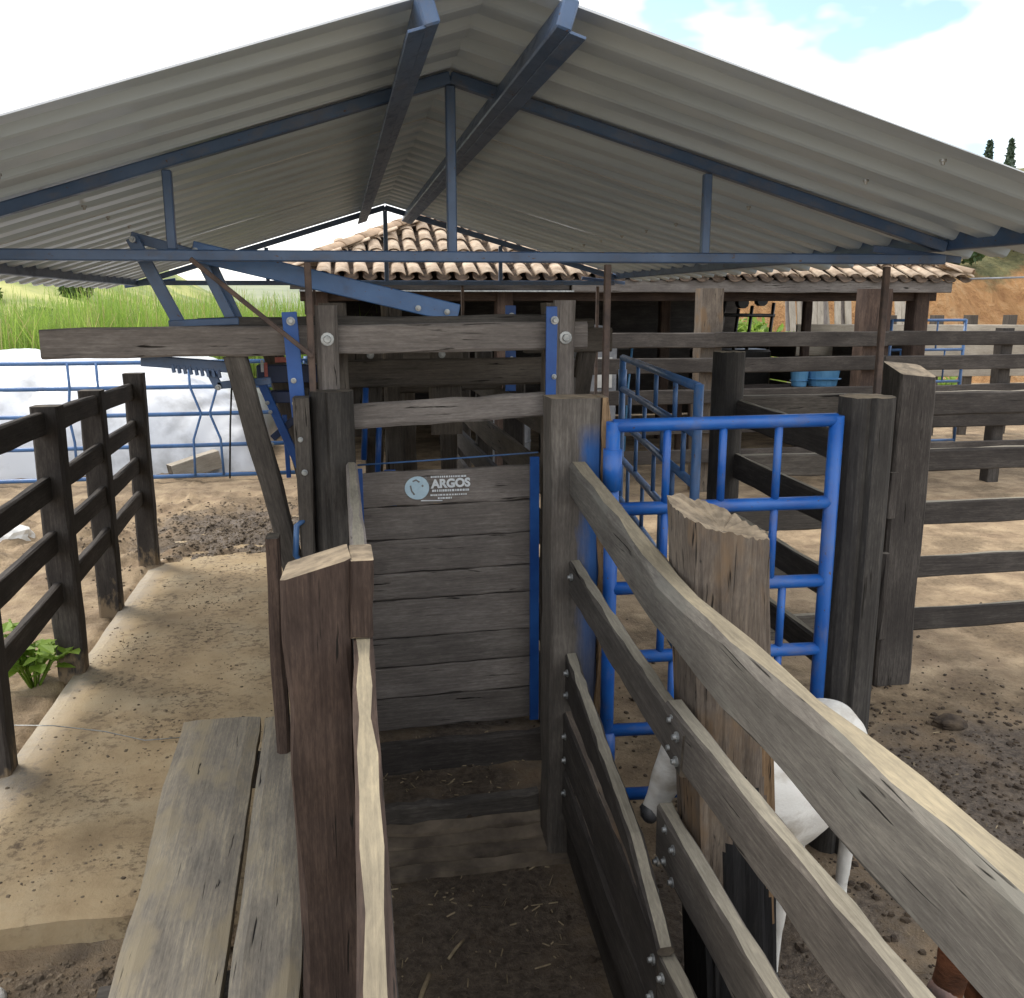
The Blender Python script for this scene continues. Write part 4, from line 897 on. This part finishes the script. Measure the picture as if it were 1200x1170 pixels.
# ------------------------------------------------------------ catwalk planks beside the chute
cwk = thing('catwalk', (-.45, 2.1, 0), 'two worn grey planks forming a step beside the chute wall, cracked along their joint', 'catwalk')
def walk(x0a, x0b, x1a, x1b, ya, yb, name='plank', end_slant=0):
    # plan outline: left/right edge at near end (0) and far end (1)
    vs, fs, fm = [], [], []; n = 26
    for i in range(n+1):
        u = i/n; y = ya+(yb-ya)*u; l = x0a+(x1a-x0a)*u; r_ = x0b+(x1b-x0b)*u
        jl = .008*noise.noise((y*4, x0a*9, 1))+.012*noise.noise((y*1.3, x0a*5, 7)); jr = .009*noise.noise((y*4.3, x0b*9, 3))+.015*noise.noise((y*1.2, x0b*5, 9))
        K = 6; zz = lambda t: .4+.006*noise.noise((y*2, t*3+x0a, 5))-(.008 if t in (0, 1) else 0)
        row = [(y, -(l+jl+(r_+jr-l-jl)*k/K), zz(k/K)) for k in range(K+1)]+[(y, -(r_+jr), .345), (y, -(l+jl), .345)]
        vs += row; m_ = len(row)
        if i:
            o = (i-1)*m_
            for k in range(m_): fs.append((o+k, o+(k+1) % m_, o+m_+(k+1) % m_, o+m_+k)); fm.append(0)
    fs.append(tuple(reversed(range(m_)))); fs.append(tuple(range(n*m_, n*m_+m_))); fm += [1, 1]
    return mesh(name, vs, [f[::-1] for f in fs], ['catwalk', 'endd'], cwk, Matrix(((0, -1, 0, 0), (1, 0, 0, 0), (0, 0, 1, 0), (0, 0, 0, 1))), fm=fm)
walk(-.60, -.345, -.735, -.405, .35, 3.96); walk(-.325, -.155, -.385, -.19, .35, 3.94)
for y in (.8, 2.35, 3.7): plank('bearer', cwk, (-.72, y, .275), (-.16, y, .275), .13, .1, 'greyd')
for y in (.8, 2.35, 3.7):
    for x in (-.6, -.25): post('bearer_leg', cwk, x, y, -.3, .22, .1, .1, 'greyd')
tag(tube('wire', None, [(-1.95, 4.78, .1), (-1.5, 4.7, .095), (-1.25, 4.66, .06), (-1.05, 4.62, .012), (-.8, 4.63, .008)], .003, 'galv', 5), 'thin slack wire trailing from the walkway fence onto the concrete', 'wire')

# ------------------------------------------------------------ calves
def organic(name, chains, balls, parent, mat, m, voxel=.014, disp=None):
    bm = bmesh.new()
    def loft(pts):
        P = [Vector(p[0]) for p in pts]; rad = [p[1] for p in pts]; K = len(P); n = 14
        # resample smoothly
        Q, RR = [], []
        for i in range(K-1):
            for s in range(6):
                u = s/6; p0, p1, p2, p3 = P[max(i-1, 0)], P[i], P[i+1], P[min(i+2, K-1)]
                Q.append(.5*((2*p1)+(p2-p0)*u+(2*p0-5*p1+4*p2-p3)*u*u+(3*p1-p0-3*p2+p3)*u**3))
                a, b = rad[i], rad[i+1]; uu = u*u*(3-2*u); RR.append((a[0]+(b[0]-a[0])*uu, a[1]+(b[1]-a[1])*uu))
        Q.append(P[-1]); RR.append(rad[-1]); rings = []
        for i, q in enumerate(Q):
            d = (Q[min(i+1, len(Q)-1)]-Q[max(i-1, 0)]).normalized(); sd = Vector((0, 1, 0)); sd = (sd-d*sd.dot(d)).normalized(); w = sd.cross(d)
            rings.append([bm.verts.new(q+sd*math.cos(t)*RR[i][0]+w*math.sin(t)*RR[i][1]) for t in [2*math.pi*k/n for k in range(n)]])
        for a, b in zip(rings, rings[1:]):
            for k in range(n): bm.faces.new((a[k], a[(k+1) % n], b[(k+1) % n], b[k]))
        bm.faces.new(rings[0][::-1]); bm.faces.new(rings[-1])
    for c in chains: loft(c)
    for (c, s) in balls: bmesh.ops.create_uvsphere(bm, u_segments=14, v_segments=9, radius=1, matrix=Matrix.Translation(c) @ Matrix.Diagonal((*s, 1)))
    bmesh.ops.recalc_face_normals(bm, faces=bm.faces[:])
    me = bpy.data.meshes.new(name); bm.to_mesh(me); bm.free(); o = bpy.data.objects.new(name, me); COL.objects.link(o)
    r1 = o.modifiers.new('r', 'REMESH'); r1.mode = 'VOXEL'; r1.voxel_size = voxel; s1 = o.modifiers.new('s', 'SMOOTH'); s1.factor = .5; s1.iterations = 7
    dg = bpy.context.evaluated_depsgraph_get(); me2 = bpy.data.meshes.new_from_object(o.evaluated_get(dg)); bpy.data.objects.remove(o)
    me2.name = name; me2.materials.clear(); me2.materials.append(M[m]); me2.polygons.foreach_set('use_smooth', [True]*len(me2.polygons))
    return link(bpy.data.objects.new(name, me2), parent, mat)
def calf(loc, heading, sc, m, nose, label, horns=True, yaw=0, lift=0):
    t = thing('calf', loc, label, 'calf'); mat = Matrix.Translation(loc) @ Matrix.Rotation(heading, 4, 'Z') @ Matrix.Scale(sc, 4)
    e = lambda a, b=None: (a, b or a)
    def B(p):      # bend everything ahead of the neck base sideways and up
        x, y, z = p; k = sm(.33, .6, x); d = Matrix.Rotation(yaw*k, 2) @ Vector((x-.36, y)) if x > .36 else Vector((x-.36, y)); return (.36+d.x, d.y, z+lift*k)
    body = [((-.47, 0, .80), e(.09, .10)), ((-.40, 0, .77), e(.17, .18)), ((-.2, 0, .73), e(.2, .21)), ((.05, 0, .69), e(.22, .24)), ((.28, 0, .72), e(.19, .23)), ((.42, 0, .72), e(.13, .19))]
    neck = [((.33, 0, .78), e(.12, .19)), ((.48, 0, .83), e(.085, .14)), ((.60, 0, .88), e(.075, .1))]
    head = [((.575, 0, .92), e(.075, .075)), ((.635, 0, .86), e(.085, .085)), ((.69, 0, .745), e(.068, .07)), ((.735, 0, .63), e(.05, .05)), ((.755, 0, .57), e(.053, .045))]
    ch_ = [body, neck, head]
    for s in (-1, 1):
        ch_.append([((-.36, s*.09, .72), e(.1, .15)), ((-.30, s*.12, .52), e(.075, .11)), ((-.40, s*.115, .33), e(.044, .056)), ((-.385, s*.11, .2), e(.034, .036)), ((-.37, s*.11, .07), e(.03, .032)), ((-.35, s*.11, 0), e(.036, .04))])
        ch_.append([((.30, s*.09, .66), e(.08, .13)), ((.31, s*.105, .47), e(.06, .078)), ((.32, s*.105, .31), e(.046, .05)), ((.315, s*.105, .18), e(.033, .035)), ((.32, s*.105, .07), e(.03, .032)), ((.335, s*.105, 0), e(.036, .04))])
        ch_.append([((.59, s*.06, .89), e(.02, .03)), ((.575, s*.14, .87), e(.045, .022)), ((.565, s*.215, .80), e(.014, .01))])
    ch_.append([((-.48, 0, .83), e(.025)), ((-.545, 0, .7), e(.02)), ((-.55, 0, .45), e(.014)), ((-.54, 0, .3), e(.022)), ((-.54, 0, .2), e(.006))])
    ch_.append([((.36, 0, .62), e(.03, .11)), ((.5, 0, .7), e(.014, .07)), ((.58, 0, .77), e(.012, .03))])
    ch_ = [[(B(p), q) for p, q in c] for c in ch_]
    b_ = organic('body', ch_, [((.3, 0, .94), (.11, .06, .07)), ((-.35, 0, .86), (.12, .12, .07))], t, mat, m)
    W = lambda p: mat @ Vector(B(p))
    def ball(name, c, s, mm):
        bm = bmesh.new(); bmesh.ops.create_uvsphere(bm, u_segments=12, v_segments=8, radius=1, matrix=mat @ Matrix.Translation(B(c)) @ Matrix.Rotation(yaw if c[0] > .5 else 0, 4, 'Z') @ Matrix.Diagonal((*s, 1)))
        me = bpy.data.meshes.new(name); bm.to_mesh(me); bm.free(); me.materials.append(M[mm]); me.polygons.foreach_set('use_smooth', [True]*len(me.polygons)); return link(bpy.data.objects.new(name, me), t)
    ball('muzzle', (.768, 0, .578), (.036, .052, .042), nose)
    for s in (-1, 1):
        ball('eye', (.668, s*.073, .82), (.017, .013, .017), 'black'); ball('nostril', (.792, s*.022, .585), (.01, .009, .008), 'black')
        for leg in ((-.345, .11), (.34, .105)): ball('hoof', (leg[0], s*leg[1], .012), (.046, .042, .035), 'black')
        if horns: tube('horn', t, [W((.57, s*.05, .95)), W((.56, s*.075, 1.02)), W((.575, s*.085, 1.09))], .018*sc, 'black', 8, r1=.01*sc)
    return t
calf((1.50, 2.72, -.01), R(218), .83, 'calf', 'nose', 'white calf with dark muzzle standing behind the chute fence, head lowered', yaw=R(-44), lift=.15)
calf((1.86, 1.78, -.01), R(190), .74, 'calfbrown', 'nosepink', 'red brown calf standing close behind the near end of the chute fence', horns=False, yaw=R(10), lift=.3)

# ------------------------------------------------------------ scattered dung crumbs and straw
def crumbs(n, area, smin, smax, seed, zf, flat_=.6):
    r2 = random.Random(seed); vs, fs = [], []
    for _ in range(n):
        x, y = area(r2); s = r2.uniform(smin, smax)*(r2.random()**1.5+.35); z = zf(x, y); k = len(vs); a = r2.random()*6
        for q in range(5):
            b = a+q*1.2566; j = r2.uniform(.7, 1.25); vs.append((x+math.cos(b)*s*j, y+math.sin(b)*s*j, z-.002)); 
        for q in range(5):
            b = a+.5+q*1.2566; j = r2.uniform(.45, .75); vs.append((x+math.cos(b)*s*j, y+math.sin(b)*s*j, z+s*flat_*r2.uniform(.6, 1.1)))
        for q in range(5): w2 = (q+1) % 5; fs += [(k+q, k+w2, k+5+q), (k+w2, k+5+w2, k+5+q)]
        fs.append((k+5, k+6, k+7, k+8, k+9))
    return vs, fs
def slab_area(r2):
    while True:
        x, y = r2.uniform(-1.6, -.25), r2.uniform(3.3, 8.6)
        if r2.random() < .12+max(0, noise.noise((x*1.6, y*1.6, 11)))*1.6: return x, y
tag(mesh('dung_crumbs', *crumbs(2600, slab_area, .002, .010, 3, lambda x, y: max(.0, gz(x, y)), .4), 'soil'), 'brown dry dung crumbs scattered over the concrete walkway', 'dung', kind='stuff')
def heap_area(r2): return r2.gauss(-.95, .65), r2.gauss(9.0, .65)
tag(mesh('dung_heap', *crumbs(6500, heap_area, .004, .018, 5, gz), 'soil'), 'trampled brown dung and soil at the far end of the walkway', 'dung', kind='stuff')
def mud_area(r2): return r2.gauss(2.8, .9), r2.gauss(3.1, .8)
tag(mesh('mud_clods', *crumbs(4500, mud_area, .004, .018, 6, gz), 'dung'), 'dark mud clods in the wet yard behind the chute fence', 'mud', kind='stuff')
def front_area(r2): return r2.uniform(-2.6, -.1), r2.uniform(1.4, 3.15)
tag(mesh('soil_crumbs', *crumbs(9000, front_area, .004, .02, 8, gz), 'soil'), 'loose brown soil crumbs in front of the concrete walkway', 'soil', kind='stuff')
r2 = random.Random(4); vs, fs = [], []
for _ in range(650):
    q = r2.random(); x, y = (r2.uniform(.08, .76), r2.uniform(1.2, 3.2)) if q < .45 else (r2.uniform(.95, 3.8), r2.uniform(1.6, 5)) if q < .85 else (r2.uniform(.08, .8), r2.uniform(3.55, 3.95))
    z = gz(x, y)+.006; a = r2.random()*6.28; l = r2.uniform(.004, .02)*(2 if r2.random() < .06 else 1); w = r2.uniform(.001, .0024); k = len(vs); c, s = math.cos(a)*l, math.sin(a)*l
    vs += [(x-c+s/l*w, y-s-c/l*w, z), (x+c+s/l*w, y+s-c/l*w, z+.004), (x+c-s/l*w, y+s+c/l*w, z+.008), (x-c-s/l*w, y-s+c/l*w, z+.003)]; fs.append((k, k+1, k+2, k+3))
tag(mesh('straw_litter', vs, fs, 'straw'), 'pale straw bits scattered over the chute floor and the yard', 'straw', kind='stuff')
for i, (x, y, a, l) in enumerate(((.16, 2.52, 1.2, .16), (.29, 2.75, .9, .1), (.36, 2.35, 2.4, .09))):
    o = tube('stick', None, [(x, y, gz(x, y)+.012), (x+math.cos(a)*l*.5, y+math.sin(a)*l*.5, gz(x, y)+.02), (x+math.cos(a)*l, y+math.sin(a)*l, gz(x, y)+.016)], .008-.002*i, 'straw', 6); tag(o, 'pale broken stalk lying on the chute floor', 'stick', 'stalks on the chute floor')
for i, (x, y) in enumerate(((3.12, 4.05), (3.35, 3.62))):
    rock('dung_pat', (x, y, gz(x, y)+.01), (.09, .07, .035), 'dung', 'dark dung pat on the yard ground beyond the slant topped post', 'dung', 'dung pats in the yard')
